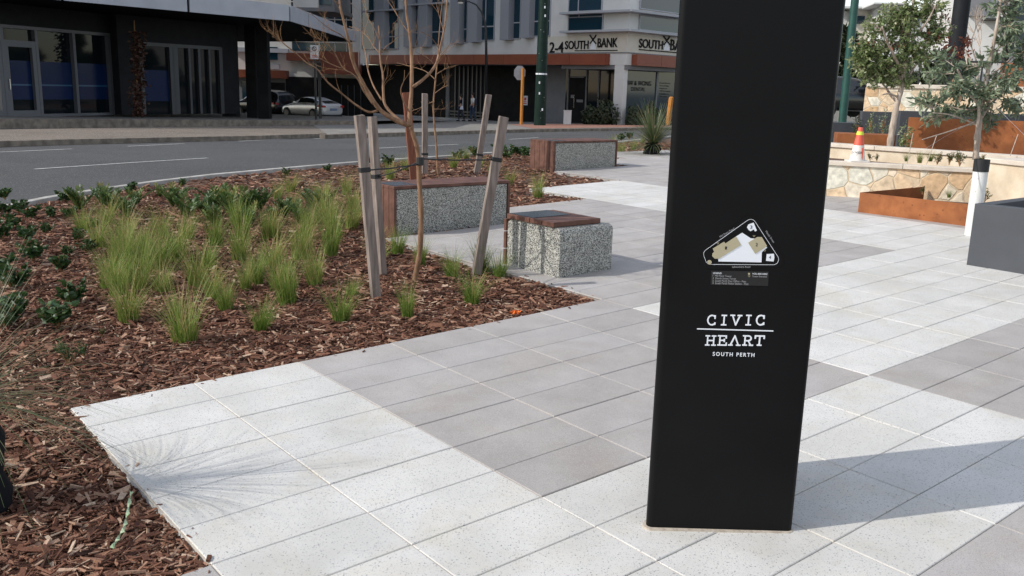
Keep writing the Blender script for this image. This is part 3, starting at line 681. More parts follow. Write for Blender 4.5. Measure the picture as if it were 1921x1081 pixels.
# ------------------------------------------------------------------ timber stakes
def stake(px0, py0, px1, py1, wpx, label, m='stake_grey', tie=None, dy=0., base=None, fx=(1,.25)):
    b = G(px0, py0, -.05) if base is None else AT(px0, py0, base)
    t = AT(px1, py1, b.y+dy); L = (t-b).length; w_ = wpx/FPX*b.y*1.0
    ax = (t-b).normalized(); X = Vector((fx[0], fx[1], 0)); X = (X - ax*X.dot(ax)).normalized(); Y = ax.cross(X)
    s = thing('timber_stake', label, 'stake', b, 'timber stakes propping the young trees')
    mb = MB(); h = w_/2; B0 = b-ax*.15
    rg = lambda c, k: [c+X*h*k*sx+Y*h*k*sy for sx, sy in ((-1,-1),(1,-1),(1,1),(-1,1))]
    tp = rg(t, 1); tp = [p+Vector((0,0,rnd.uniform(-.004,.006))) for p in tp]
    n = 6; rings = [[p+Vector((rnd.uniform(-1,1), rnd.uniform(-1,1), 0))*.0015 for p in rg(B0.lerp(t, i/n), 1)] for i in range(n)] + [tp]
    vs = [p for r_ in rings for p in r_]; fs = [(3,2,1,0), tuple(4*n+k for k in range(4))] + [(i*4+k, i*4+(k+1)%4, i*4+4+(k+1)%4, i*4+4+k) for i in range(n) for k in range(4)]
    mb.add(vs, fs); mb.build('post', M_[m], s, bev=.003)
    if tie is not None:
        c = b.lerp(t, tie); mb = MB(); hh = h*1.12
        lo = [c-ax*.017+X*hh*a+Y*hh*e for a, e in ((-1,-1),(1,-1),(1,1),(-1,1))]; hi = [p+ax*.034 for p in lo]; mb.hexa(lo, hi); mb.build('rubber_wrap', M_['rubber'], s, bev=.003)
        return s, c
    return s, None
s1, c1 = stake(706,565,674,216,17,'grey timber stake nearest the camera, left of the bare tree, leaning left', tie=.715, fx=(.9,.45))
s2, c2 = stake(718,523,698,219,13,'grey timber stake just behind the nearest one, left of the bare tree', tie=.64, fx=(.72,.7))
s3, c3 = stake(893,518,945,219,16,'grey timber stake leaning right in front of the long bench, right of the bare tree', tie=.74)
stake(797,330,797,176,10,'upright grey timber stake beside the thin sapling behind the long bench', tie=.27)
stake(894,327,917,178,10,'grey timber stake leaning right, between the sapling and the farthest bench', tie=.25)
s4, _ = stake(778,352,762,174,14,'reddish brown timber stake standing directly behind the bare tree trunk', 'stake_red')
# ------------------------------------------------------------------ bare trees: limbs traced, with real depth spread
def limb(mb, pts, r0, r1, Y0, Y1, n=7, wob=0):
    P = []; m = len(pts)
    for i, (x, y) in enumerate(pts): P.append(AT(x, y, Y0+(Y1-Y0)*i/(m-1)))
    # catmull-rom resample
    Q = []; k = 5
    for i in range(m-1):
        p0, p1, p2, p3 = P[max(i-1,0)], P[i], P[i+1], P[min(i+2,m-1)]
        for j in range(k):
            t = j/k; Q.append(.5*((2*p1)+(p2-p0)*t+(2*p0-5*p1+4*p2-p3)*t*t+(-p0+3*p1-3*p2+p3)*t**3))
    Q.append(P[-1]); N = len(Q)
    rad = [(r0+(r1-r0)*i/(N-1))*(1+.08*math.sin(i*1.7)+.05*rnd.uniform(-1,1)) for i in range(N)]
    mb.tube(Q, rad, n); return Q
tb = G(776, 533, -.04); TY = tb.y
tree = thing('bare_tree', 'leafless young tree with smooth tan bark held by three grey stakes', 'tree', tb, 'young bare trees')
mb = MB(); px = TY/FPX
LIMBS = [([(776,536),(781,510),(788,470),(790,400),(786,330),(784,285),(776,255),(770,238)], 11.5, 9.5, 0, -.03),
 ([(771,240),(768,220),(772,170),(772,110),(768,60),(762,20),(762,-30)], 9.5, 4, 0, .12),
 ([(770,236),(745,227),(715,208),(695,180),(678,150),(662,115),(655,80),(645,40),(638,10),(636,-30)], 10, 3.5, 0, -.25),
 ([(760,232),(740,218),(722,196),(719,170),(718,140),(713,110),(712,75),(710,48)], 7, 2.2, -.02, .25),
 ([(708,208),(690,210),(665,195),(640,175),(615,155),(595,130),(575,118),(555,100),(530,80),(510,62)], 4.6, 1.2, -.05, -.5),
 ([(716,188),(700,160),(690,130),(686,100),(680,80),(681,50)], 3.4, 1.2, -.05, .3),
 ([(700,196),(682,170),(672,150),(660,138),(645,130),(636,115),(625,95),(610,80),(590,70)], 3.6, 1.0, -.1, -.4),
 ([(640,128),(620,120),(600,110),(588,104)], 2.0, .8, -.2, -.4),
 ([(775,163),(790,152),(808,135),(820,115),(828,80),(835,45),(838,10),(840,-20)], 6.5, 3, .02, .35),
 ([(770,65),(755,45),(740,20),(728,2),(720,-10)], 2.6, 1.0, .08, .2),
 ([(655,80),(640,66),(620,55),(600,40),(582,24)], 2.4, .8, -.2, -.45),
 ([(638,10),(628,2),(618,-6)], 2, 1.2, -.25, -.3),
 ([(712,100),(700,86),(690,70),(672,56),(655,50)], 2.2, .8, .2, .5),
 ([(716,100),(724,88),(738,78),(745,70)], 2.0, .9, .2, .1),
 ([(768,210),(756,188),(752,168),(758,150),(759,132)], 3.2, 1.0, 0, -.2),
 ([(832,58),(824,30),(818,5)], 1.8, .8, .3, .4),
 ([(712,75),(700,50),(688,30),(685,20)], 1.5, .7, .2, .3)]
tips = []
for pts, r0, r1, y0, y1 in LIMBS:
    Q = limb(mb, pts, r0*px*.49, r1*px*.42, TY+y0, TY+y1); tips.append(Q)
mb.build('trunk', M_['tree_bark'], tree, smooth='all')
def twigs(mb, Q, n, Ls, r, seed, flat=.5, side=2.2):
    q = random.Random(seed)
    for _ in range(n):
        i = q.randrange(max(1, len(Q)//3), len(Q)-1); p = Q[i]; t = (Q[i+1]-Q[i]).normalized()
        d = (t*q.uniform(.3,1)+Vector((q.uniform(-1,1), q.uniform(-1,1)*flat, q.uniform(-.5,1)))*.8).normalized(); L = Ls*q.uniform(.4,1)
        pts = [p]; dd = d.copy()
        for k in range(4):
            dd = (dd+Vector((q.uniform(-.2,.2), q.uniform(-.2,.2), q.uniform(-.05,.25)))).normalized(); pts.append(pts[-1]+dd*L/4)
            if k > 0 and q.random() < side/3:
                e = (dd+Vector((q.uniform(-1,1), q.uniform(-1,1), q.uniform(-.6,.6)))).normalized()
                mb.tube([pts[-1], pts[-1]+e*L*.18, pts[-1]+e*L*.34+Vector((0,0,.01))], [r*.6, r*.5, r*.3], 4, cap=False)
        mb.tube(pts, [r, r*.85, r*.7, r*.55, r*.35], 4, cap=False)
mb = MB()
for i, Q in enumerate(tips[1:]): twigs(mb, Q, [3,6,5,6,3,7,5,5,4,6,2,5,2,1,2,3][i], .24, .0013, 50+i)
for i in (4, 6, 7): twigs(mb, tips[i][-8:], 9, .14, .0011, 90+i)
mb.build('twigs', M_['twig'], tree)
# tie straps between stakes and trunk
def strap(pts, lab, r=.0055):
    mb = MB(); c = thing('tree_tie', lab, 'tie', pts[0], 'black rubber ties round the bare tree')
    mb.tube(pts, r, 6); 
    for k in range(1, len(pts)-1, 1): pass
    mb.build('strap', M_['rubber'], c, smooth='all'); return c
def sag(a, b, s, n=10): return [a.lerp(b, i/n)-Vector((0,0,s*math.sin(math.pi*i/n)))+Vector((rnd.uniform(-1,1),rnd.uniform(-1,1),rnd.uniform(-1,1)))*.002 for i in range(n+1)]
ct = AT(788, 308, TY-.02); ct2 = AT(789, 298, TY-.02)
strap(sag(c1+Vector((.02,-.015,0)), ct, .006), 'black rubber tie from the nearest stake to the bare tree trunk')
strap(sag(c2+Vector((.02,-.015,0)), AT(787,303,TY-.02), .01), 'black rubber tie from the second stake to the bare tree trunk')
strap(sag(ct2, c3+Vector((-.01,-.015,0)), .008), 'black rubber tie from the bare tree trunk to the right leaning stake')
mb = MB(); c_ = AT(788, 303, TY-.02); mb.lathe([(.027,-.03),(.03,-.028),(.03,.03),(.027,.032)], c_, 14); mb.build('trunk_wrap', M_['rubber'], tree)
# thin sapling behind
sb = G(822, 330, -.04); SY = sb.y; px = SY/FPX
sap = thing('bare_sapling', 'thin leafless sapling behind the long bench, between two grey stakes', 'tree', sb, 'young bare trees')
mb = MB(); sq = []
for pts, r0, r1, y0, y1 in [([(822,332),(820,300),(818,265),(815,235),(813,200),(815,170),(819,130),(822,90),(826,40),(830,0)], 4.2, 1.2, 0, .1),
   ([(815,190),(800,196),(785,204),(772,208)], 1.4, .6, 0, .2), ([(816,175),(830,165),(842,160)], 1.4, .6, 0, -.2), ([(817,150),(800,135),(782,128),(760,122),(745,118)], 1.6, .6, 0, .3),
   ([(818,140),(838,128),(858,122)], 1.4, .5, 0, .3), ([(819,125),(800,108),(780,98)], 1.4, .5, 0, -.2), ([(820,110),(835,95),(848,78)], 1.3, .5, 0, -.3), ([(815,205),(836,205)], 1.2, .5, 0, .1), ([(823,90),(808,70),(790,60)], 1.2, .5, .05, -.2)]:
    sq.append(limb(mb, pts, r0*px*.6, r1*px*.6, SY+y0, SY+y1, 6))
mb.build('trunk', M_['tree_bark'], sap, smooth='all')
mb = MB()
for i, Q in enumerate(sq): twigs(mb, Q, 8 if i == 0 else 5, .28, .0017, 150+i)
mb.build('twigs', M_['twig'], sap)
# ------------------------------------------------------------------ grass tufts
protos = []
for k in range(6):
    V, Fq, Tn = blades(210, .06, .15, .45, [.55,.8,1.0,.65,.9,.5][k], .0052, 300+k, tints=[(.1,.9),(.25,1),(.1,.8),(.3,1),(.0,.7),(.35,1.1)][k])
    protos.append(npmesh('blades', V, Fq, Tn)); protos[-1].materials.append(M_['grass_blade'])
TUFTS = [(348,648,.95,1,'large tuft of yellow green grass nearest the camera, in front of the other tufts'),(490,622,.62,4,'small tuft of grass right of the nearest large tuft'),(640,606,.72,4,'tuft of grass left of the nearest timber stake foot'),(765,597,.68,0,'bright green tuft of grass nearest the paving, just below the bare tree foot'),(886,573,.8,4,'tuft of grass round the foot of the right leaning stake'),
 (243,606,.85,1,0),(540,572,1.0,0,0),(425,585,.7,0,0),(937,523,.66,4,'tuft of grass against the left side of the cube seat'),(848,522,.75,4,0),(905,512,.8,0,0),(788,498,.75,0,0),(700,485,.7,1,0),(590,540,1,3,0),(462,545,.7,3,0),(372,540,.9,1,0),(305,552,.8,1,0),
 (205,545,.9,1,0),(228,505,.95,3,0),(275,500,.95,1,0),(335,492,.95,3,0),(392,505,.8,2,0),(450,490,.9,3,0),(512,505,1,1,0),(560,490,1,3,0),(620,480,.95,0,0),(185,468,.9,1,0),(238,452,.9,1,0),(300,448,.9,3,0),(352,452,.9,1,0),(405,462,.85,0,0),
 (455,452,1,0,0),(515,450,.9,1,0),(572,452,.9,3,0),(628,445,.9,1,0),(158,438,.8,2,0),(205,422,.8,1,0),(662,398,.9,3,0),(600,388,.8,1,0),(520,378,.8,3,0),(545,362,.8,1,0),(650,366,.8,1,0),(732,338,.8,3,0),(690,355,.75,1,0),(1010,373,.85,3,'tuft of grass alone on the bark between the long bench and the farthest bench'),
 (955,348,.7,1,0),(925,335,.8,3,0),(850,316,.8,1,0),(900,318,.7,3,0),(760,322,.8,1,0),(605,420,.9,1,0),(660,430,.85,3,0),(708,500,.7,4,0),(745,478,.7,0,0),(1165,288,.8,3,0),(1188,282,.8,1,0),(1150,278,.8,3,0),(1205,270,.8,1,0),(875,300,.7,1,0),(480,520,.6,2,0),(330,600,.5,4,0),(400,560,.7,1,0),(520,545,.7,1,0),(265,545,.7,1,0),(660,560,.45,2,0)]
_q = random.Random(77)
for _ in range(16):
    x = _q.uniform(165, 650); y = _q.uniform(415, 560)
    if x < 165+(y-415)*.35: x += 60
    if _q.random() < .3: y = _q.uniform(350, 412); x = _q.uniform(400, 680)
    TUFTS.append((x, y, _q.uniform(.7,1), _q.choice([0,1,2,3]), 0))
for i, (x, y, s_, k, lab) in enumerate(TUFTS):
    p = G(x, y, -.04)
    t = thing('grass_tuft', lab or 'fine yellow green grass tuft among the others in the middle of the bark bed', 'grass tuft', p, 'grass tufts in the garden bed')
    o = bpy.data.objects.new('blades', protos[k]); COL.objects.link(o); o.parent = t
    t.rotation_euler = (rnd.uniform(-.1,.1), rnd.uniform(-.1,.1), rnd.uniform(0, 6.28)); q = s_*rnd.uniform(1.0,1.2); t.scale = (q*rnd.uniform(.9,1.15), q*rnd.uniform(.9,1.15), q*(.95 if y < 560 else 1.0))
# ------------------------------------------------------------------ leafy low plants
def rosette(n, h, spread, Ll, Wl, seed, stems=6, tint=(0,1), up=.5):
    r = random.Random(seed); C = []; D = []; Ln = []; W = []; Tn = []; mb = MB()
    for s_ in range(stems):
        a = r.uniform(0, 6.28); tip = Vector((math.cos(a), math.sin(a), 0))*spread*r.uniform(.2, 1)+Vector((0,0,h*r.uniform(.5,1)))
        mb.tube([(0,0,0), tip*.5+Vector((0,0,h*.1)), tip], [.004,.003,.002], 5)
        for k in range(n//stems):
            u = r.uniform(.35, 1); p = tip*u; b = r.uniform(0, 6.28)
            d = Vector((math.cos(b), math.sin(b), r.uniform(-.1, 1)*up*2)).normalized()
            C.append(p); D.append(d); Ln.append(Ll*r.uniform(.6,1.15)); W.append(Wl*r.uniform(.7,1.15)); Tn.append(r.uniform(*tint)*(.6+.4*u))
    V, Fq, Tt = leafset(C, D, Ln, W, Tn, .15, seed); return V, Fq, Tt, mb
SH = []
for k in range(4):
    V, Fq, Tt, mbs = rosette(130, .16, .12, .058, .034, 700+k, 9); me = npmesh('leaves', V, Fq, Tt); me.materials.append(M_['shrub_leaf'])
    ms = mbs.mesh('stems'); ms.materials.append(M_['twig']); SH.append((me, ms))
def place_pl(arr, k, nm, x, y, s_, lab, cat, grp, dz=-.03):
    p = G(x, y, dz); t = thing(nm, lab, cat, p, grp)
    for me, n_ in zip(arr[k], ('leaves', 'stems')):
        o = bpy.data.objects.new(n_, me); COL.objects.link(o); o.parent = t
    t.rotation_euler = (0, 0, rnd.uniform(0, 6.28)); t.scale = (s_,)*3; return t
for i, (x, y, s_) in enumerate([(35,402,1.0),(18,432,1.0),(60,410,.9),(95,410,.8),(48,455,1.0),(62,492,1.15),(132,408,.8),(115,512,.9),(125,482,.6),(22,545,1.2),(5,520,1.1),(32,598,1.1),(112,618,1.15),(132,575,1.1),(8,402,.9),(10,375,.9),(145,455,.8),(165,475,.75),(5,450,1),(175,430,.7),(85,440,.7),(8,620,1.2)]):
    place_pl(SH, i%4, 'low_shrub', x, y, s_, {5:'dark green glossy shrub in the middle of the left cluster on the bark',12:'dark green glossy shrub nearest the foreground, left of the nearest grass tufts',7:'small glossy shrub on bare bark, right of the left cluster'}.get(i, 'dark glossy low shrub in the cluster at the left edge of the bed'), 'shrub', 'glossy low shrubs in the garden bed')
ROS = []
for k in range(2):
    V, Fq, Tt, mbs = rosette(220, .17, .07, .032, .007, 800+k, 7, tint=(.3,.9), up=.7); me = npmesh('leaves', V, Fq, Tt); me.materials.append(M_['shrub_leaf']); ms = mbs.mesh('stems'); ms.materials.append(M_['twig']); ROS.append((me, ms))
place_pl(ROS, 0, 'seedling', 130, 690, 1.0, 'upright fine leaved seedling alone on the bark, near the left foreground', 'seedling', None)
place_pl(ROS, 1, 'seedling', 158, 672, .6, 'small seedling just right of the upright fine leaved one', 'seedling', None)
place_pl(ROS, 1, 'seedling', 191, 634, .4, 'tiny green seedling on the bark, left of the nearest grass tufts', 'seedling', None)
def fanplant(seed, n=9, H=.36, Ll=.10):                # arching fronds with broad paired leaflets
    r = random.Random(seed); C = []; D = []; Ln = []; W = []; Tn = []; mb = MB()
    for k in range(n):
        a = r.uniform(0, 6.28); ln = r.uniform(.25, .9); h = H*r.uniform(.6, 1.05); pts = []
        for j in range(7):
            u = j/6; pts.append(Vector((math.cos(a)*ln*h*u**1.3, math.sin(a)*ln*h*u**1.3, h*(u-.25*ln*u*u))))
        mb.tube(pts, [.005]*3+[.004,.003,.002,.0015], 5); tt = r.uniform(.2, .95)
        for j in range(2, 15):
            u = j/14; i0 = min(5, int(u*6)); p = pts[i0].lerp(pts[i0+1], u*6-i0); t = (pts[i0+1]-pts[i0]).normalized()
            sd = t.cross(Vector((0,0,1))).normalized() if t.z < .99 else Vector((1,0,0))
            for s_ in (-1, 1):
                C.append(p); D.append((sd*s_*.8+t*.75+Vector((0,0,.15))).normalized()); Ln.append(Ll*(1.05-.5*abs(u-.5))*r.uniform(.85,1.1)); W.append(Ll*.26); Tn.append(min(1, tt+r.uniform(-.1,.1)))
        C.append(pts[-1]); D.append((pts[-1]-pts[-2]).normalized()); Ln.append(Ll*.8); W.append(Ll*.25); Tn.append(tt)
    V, Fq, Tt = leafset(C, D, Ln, W, Tn, .08, seed); a = npmesh('leaves', V, Fq, Tt); a.materials.append(M_['cycad_leaf']); b = mb.mesh('stems'); b.materials.append(M_['shrub_leaf']); return a, b
FP_ = [fanplant(900+k) for k in range(4)]
for i, (x, y, s_) in enumerate([(150,398,1.0),(192,385,.8),(212,402,1.0),(240,412,.9),(255,388,.8),(325,390,.9),(352,415,1.0),(385,405,1.0),(408,392,1.0),(432,405,1.0),(462,402,1.1),(488,398,1.0),(405,430,.9),(470,425,.8),(535,408,.8),(590,400,.9),(615,395,.9),(300,372,.6),(560,418,.8),(512,420,.7)]):
    place_pl(FP_, i%4, 'broad_leaf_plant', x, y, s_*.84, {0:'single upright broad leaved plant at the left end of the row near the kerb'}.get(i, 'dark green plant with broad paired leaflets in the row behind the grass tufts'), 'plant', 'broad leaved plants behind the grass tufts')
for i, (x, y, s_) in enumerate([(705,316,.8),(725,312,.8),(860,300,.8),(890,296,.9),(935,296,1.0),(950,300,.9),(968,292,.9),(985,296,.9),(1180,262,.9),(1165,265,.9),(120,380,.6),(250,362,.6),(340,352,.5),(535,330,.5),(615,322,.5)]):
    place_pl(SH, i%4, 'kerb_shrub', x, y, s_*1.5, 'low green shrub in the line along the pale road kerb', 'shrub', 'green shrubs along the kerb')
# ------------------------------------------------------------------ grass trees (spiky crown over a black trunk)
def grasstree(name, lab, base, top, h, crown, n, seed, wd, tintr=(0,1), dz_=1.):
    t = thing(name, lab, 'grass tree', base, 'grass trees with black trunks')
    mb = MB(); ax = Vector(top)-Vector(base); m = 6
    mb.tube([Vector(base)-Vector((0,0,.06))]+[Vector(base).lerp(Vector(top), k/m) for k in range(m+1)], [h*.9]+[h*(1+.12*math.sin(k*2.1)) for k in range(m+1)], 14)
    mb.build('trunk', M_['cloth_black'], t, smooth=True)
    r = np.random.RandomState(seed); V = []; Fq = []; Tn = []
    for i in range(n):
        a = r.uniform(0, 6.28); el = r.uniform(-.1, 1.3); L = crown*r.uniform(.6, 1.0); dx, dy = math.cos(a), math.sin(a); px_, py_ = -dy, dx; n0 = len(V); tt = r.uniform(*tintr)
        droop = L*.42*math.cos(el)*dz_
        for k in range(6):
            u = k/5; x = top[0]+dx*(math.cos(el)*L*u); y = top[1]+dy*(math.cos(el)*L*u); z = top[2]+math.sin(el)*L*u-droop*u*u; w_ = wd*(1-.75*u)/2
            V += [(x-px_*w_, y-py_*w_, z), (x+px_*w_, y+py_*w_, z)]; Tn += [tt]*2
        Fq += [(n0+2*k, n0+2*k+1, n0+2*k+3, n0+2*k+2) for k in range(5)]
    me = npmesh('spikes', np.array(V), np.array(Fq), Tn); link('spikes', me, M_['spike_leaf'], t); return t
b0 = Vector((-2.005, 3.17, T(-2.0, 3.18)-.04)); grasstree('grass_tree', 'grass tree at the left edge with black trunk and long fine spikes reaching into view', b0, b0+Vector((-.03,.02,.42)), .115, .80, 420, 11, .0035, (.2,.95))
b1 = G(1222, 291, -.02); grasstree('grass_tree', 'spiky grass tree on a short black trunk left of the pylon, by the farthest paving', b1, b1+Vector((.03,.02,.22)), .17, 1.1, 620, 12, .014, dz_=.55)
# ------------------------------------------------------------------ small litter
pts = []
for i, (x, y) in enumerate([(247,930),(243,950),(240,970),(236,990),(232,1005),(222,1020),(212,1034)]):
    p = G(x, y, -.012); pts.append(p+Vector((rnd.uniform(-.004,.004),0,rnd.uniform(0,.008))))
mb = MB(); vs = []; 
for i in range(25):
    u = i/24*6; k = min(5, int(u)); p = pts[k].lerp(pts[k+1], u-k); an = u*3.1; o = Vector((math.cos(an), math.sin(an)*.3, math.sin(an)))*.008; vs += [p-o+Vector((0,0,.01)), p+o+Vector((0,0,.01))]
mb.add(vs, [(2*i,2*i+1,2*i+3,2*i+2) for i in range(24)])
tag(mb.build('twisted_ribbon', M_['ribbon']), 'pale green twisted ribbon lying on the bark in the left foreground', 'ribbon')
C = []; D = []; p = G(968, 589, -.005)
for i in range(16): a = rnd.uniform(0, 6.28); C.append(p+Vector((rnd.uniform(-.03,.03), rnd.uniform(-.02,.02), rnd.uniform(.0,.012)))); D.append((math.cos(a), math.sin(a), .5))
V, Fq, Tt = leafset(C, D, [.028]*16, [.018]*16, [.5]*16, .2, 3); tag(link('fallen_flower', npmesh('fallen_flower', V, Fq, Tt), M_['flower_orange']), 'orange fallen flower at the paving edge below the cube seat', 'flower')
# ------------------------------------------------------------------ helpers for far things
def RZ(px, py, z):
    d = ray(px, py); t = (z-HC)/d.z; return Vector((0,0,HC)) + d*t
def wallbox(mb, A, B, th, z0, z1, mi=0):               # wall from plan point A to B, thickness away from the viewer
    A = Vector((A[0],A[1],0)); B = Vector((B[0],B[1],0)); t = (B-A).normalized(); n = Vector((-t.y, t.x, 0))
    if n.dot(A) < 0: n = -n
    q = [A, B, B+n*th, A+n*th]; return mb.prism([(v.x, v.y) for v in q], z0, z1, mi)
# ------------------------------------------------------------------ dark building on the left
lbP0 = G(0, 215, .25); lbP1 = G(214, 216, .25); LA = Face(lbP0, lbP1-lbP0)
zc = AT(543, 40, 38).z; zt = AT(543, 10, 38).z
K1 = AT(543, 40, 38); Ka = RZ(105, 0, zc); Kd = (K1-Ka).normalized(); K0 = Ka - Kd*9; K2 = RZ(667, 79, zc)
lb = thing('corner_building', 'dark building on the left with deep grey canopy, glazed shopfront and blue window film', 'building', (lbP0.x, lbP0.y, .2))
zb = .12
def lbox(F, x0, y0, x1, y1, o0, o1, m, name, par=lb, z=None, bev=0):
    mb = MB(); r_ = list(F.rect(x0, y0, x1, y1, max(o0, o1)))
    if z: r_[2:] = z
    F.box(mb, *r_, o0, o1); return mb.build(name, M_[m], par, bev=bev)
uE = LA.hit(248, 216)[0]; uS = LA.hit(-160, 214)[0]; u3 = LA.hit(214, 216)[0]; zfT = LA.hit(203, 68)[1]; zfB = LA.hit(214, 215)[1]
mb = MB(); LA.box(mb, u3, uE, zb, zc, -.3, 0); LA.box(mb, uS, u3, zfT, zc, -.3, 0); LA.box(mb, uS, u3, zb-.1, zfB, -.3, 0); mb.build('facade_wall', M_['facade_dark'], lb)
LB = Face(G(262, 217, .25)[:2], (G(455, 219, .25)-G(262, 217, .25))[:2])
uB0, uB1 = LB.hit(262, 217)[0], LB.hit(449, 219)[0]; zB2 = LB.hit(270, 80)[1]
# shop window: glass panes, decal, frames
us = [LA.hit(x, 214)[0] for x in (-75, -5, 15.5, 79, 148, 213)]
for a, b in zip(us, us[1:]):
    if b-a < .9: continue
    mb = MB(); LA.box(mb, a+.04, b-.04, zfB, zfT, -.16, -.14); pn = mb.build('window_pane', M_['glass'], lb)
for a, b in ((us[2], us[3]), (us[3], us[4]), (us[4], us[5]), (us[0], us[1])):
    z0, z1 = LA.hit(110, 187)[1], LA.hit(110, 117)[1]
    mb = MB(); LA.box(mb, a+.1, b-.08, z0, z1, -.138, -.134); dcl = mb.build('blue_film', M_['decal_blue'], lb)
    mb = MB(); LA.box(mb, a+.1, b-.08, z0+(z1-z0)*.36, z0+(z1-z0)*.40, -.133, -.131); mb.build('film_stripe', M_['decal_line'], dcl)
mb = MB(); LA.box(mb, uS, us[0], zfB, zfT, -.16, -.1); mb.build('window_pane', M_['glass'], lb)
for u in us[2:]: 
    mb = MB(); LA.box(mb, u-.06, u+.06, zfB, zfT, -.14, .03); mb.build('mullion', M_['alu_frame'], lb)
mb = MB(); LA.box(mb, us[0], us[-1]+.06, zfT-.002, zfT+.11, -.12, .035); mb.build('head_frame', M_['alu_frame'], lb)
mb = MB(); LA.box(mb, us[2]+.06, us[-1]-.06, zfB-.02, zfB+.08, -.12, .028); mb.build('sill_frame', M_['alu_frame'], lb)
zd = LA.hit(40, 82)[1]
mb = MB(); LA.box(mb, us[0], us[3]-.06, zd, zd+.10, -.12, .026); mb.build('transom', M_['alu_frame'], lb)
for a, b in ((us[2]+.06, us[3]-.06), (us[0]+.02, us[2]-.06)):
    mb = MB(); w_ = .16; LA.box(mb, a, a+w_, zfB, zd, -.11, .02); LA.box(mb, b-w_, b, zfB, zd, -.11, .02); LA.box(mb, a+w_, b-w_, zfB, zfB+.22, -.11, .018); LA.box(mb, a+w_, b-w_, zd-.12, zd, -.11, .018)
    dr = mb.build('door', M_['alu_frame'], lb); mb = MB(); mb.tube([LA.pt(a+.08, zfB+.95, .06), LA.pt(a+.08, zfB+1.3, .06)], .02, 6); mb.build('handle', M_['chrome'], dr)
for x0, x1, y0, y1 in ((165,190,188,213),(88,100,191,206),(128,134,186,194)):
    lbox(LA, x0, y0, x1, y1, -.9, -.7, 'interior_pale', 'shop_counter')
# recessed shopfront
mb = MB(); LB.box(mb, uB0-.8, uB1, zB2, zc, -.3, 0); LB.box(mb, LB.hit(420,218)[0], uB1, zb, zB2, -.3, 0); LB.box(mb, uB0-.8, uB0+.05, zb, zB2, -.3, 0); mb.build('recess_wall', M_['facade_dark'], lb)
vs_ = [LB.hit(x, 217)[0] for x in (271, 327, 334, 360, 378, 397, 418)]
mb = MB(); LB.box(mb, vs_[0]-.3, vs_[-1], zb, zB2, -.16, -.12); mb.build('window_pane', M_['glass'], lb)
for u, w_ in zip(vs_, (.08,.10,.12,.05,.06,.05,.09)):
    mb = MB(); LB.box(mb, u-w_, u+w_, zb, zB2, -.118, .03); mb.build('mullion', M_['alu_dark'], lb)
mb = MB(); LB.box(mb, vs_[0], vs_[-1], zB2-.12, zB2+.02, -.1, .035); mb.build('head_frame', M_['alu_dark'], lb)
z0, z1 = LB.hit(295, 190)[1], LB.hit(295, 132)[1]
mb = MB(); LB.box(mb, vs_[0]+.1, vs_[1]-.1, z0, z1, -.115, -.11); mb.build('blue_film', M_['decal_blue'], lb)
# inner side wall joining the two fronts, canopy, columns
pA = LA.pt(uE, 0, 0); pB = LB.pt(uB0-.8, 0, 0); mb = MB(); mb.prism([(pA.x,pA.y),(pB.x,pB.y),(pB.x-.4,pB.y+.3),(pA.x-.4,pA.y+.3)], zb, zc); mb.build('side_wall', M_['facade_dark'], lb)
inn = [LA.pt(uS, 0, -6), LA.pt(uE, 0, -6)]
roof = [K0, K1, K2, K2+Vector((-14,8,0)), K0+Vector((-8,14,0))]
mb = MB(); mb.prism([(p.x,p.y) for p in roof], zc+.02, zt-.05); mb.build('canopy', M_['soffit_dark'], lb)
def fpan(A, B, n, skip=0):
    for i in range(n):
        a = A.lerp(B, i/n+.003); b = A.lerp(B, (i+1)/n-.003); t = (b-a).normalized(); nn = Vector((t.y,-t.x,0))
        mb = MB(); mb.prism([(a.x,a.y),(b.x,b.y),(b.x+nn.x*.06,b.y+nn.y*.06),(a.x+nn.x*.06,a.y+nn.y*.06)], zc, zt); mb.build('fascia_panel', M_['fascia'], lb)
fpan(K0, K1, 4); fpan(K1, K2, 5)
for x in (476, 497.5):
    p = AT(x, 221, 43 if x < 490 else 41.5); mb = MB(); mb.box(p.x-.24, p.x+.24, p.y-.24, p.y+.24, -.4, zc+.02); mb.build('column', M_['wall_black'], lb)
p = AT(434, 220, 45); mb = MB(); mb.box(p.x-.35, p.x+.35, p.y-.3, p.y+.3, -.4, zc+.02); mb.build('column', M_['facade_dark'], lb)
mb = MB(); q = AT(438, 144, 44.6); mb.box(q.x-.05, q.x+.05, q.y-.09, q.y-.0, q.z-.25, q.z+.25); mb.build('wall_light', M_['fin_grey'], lb)
# unseen block set back over the canopy, added to shade the office facade
mb = MB(); mb.box(-46, -20, 46, 67, zt, 36); up = mb.build('shade_block', M_['fascia'], lb)
for k in range(9):  # glass bands round the added block
    mb = MB(); z = zt+1.2+k*3.5; mb.box(-46.03, -19.97, 45.97, 67.03, z, z+1.7); mb.build('shade_block_band', M_['glass'], up)
mb = MB(); mb.prism([(LA.pt(uS,0,-.35).x,LA.pt(uS,0,-.35).y),(LA.pt(uE,0,-.35).x,LA.pt(uE,0,-.35).y),(-20,52),(-40,52),(-40,30)], zc-.6, zc); mb.build('inner_ceiling', M_['soffit_dark'], lb)
mb = MB(); wallbox(mb, (-24,40), (-17.5,52), .3, 0, zc); mb.build('inner_wall', M_['wall_black'], lb)
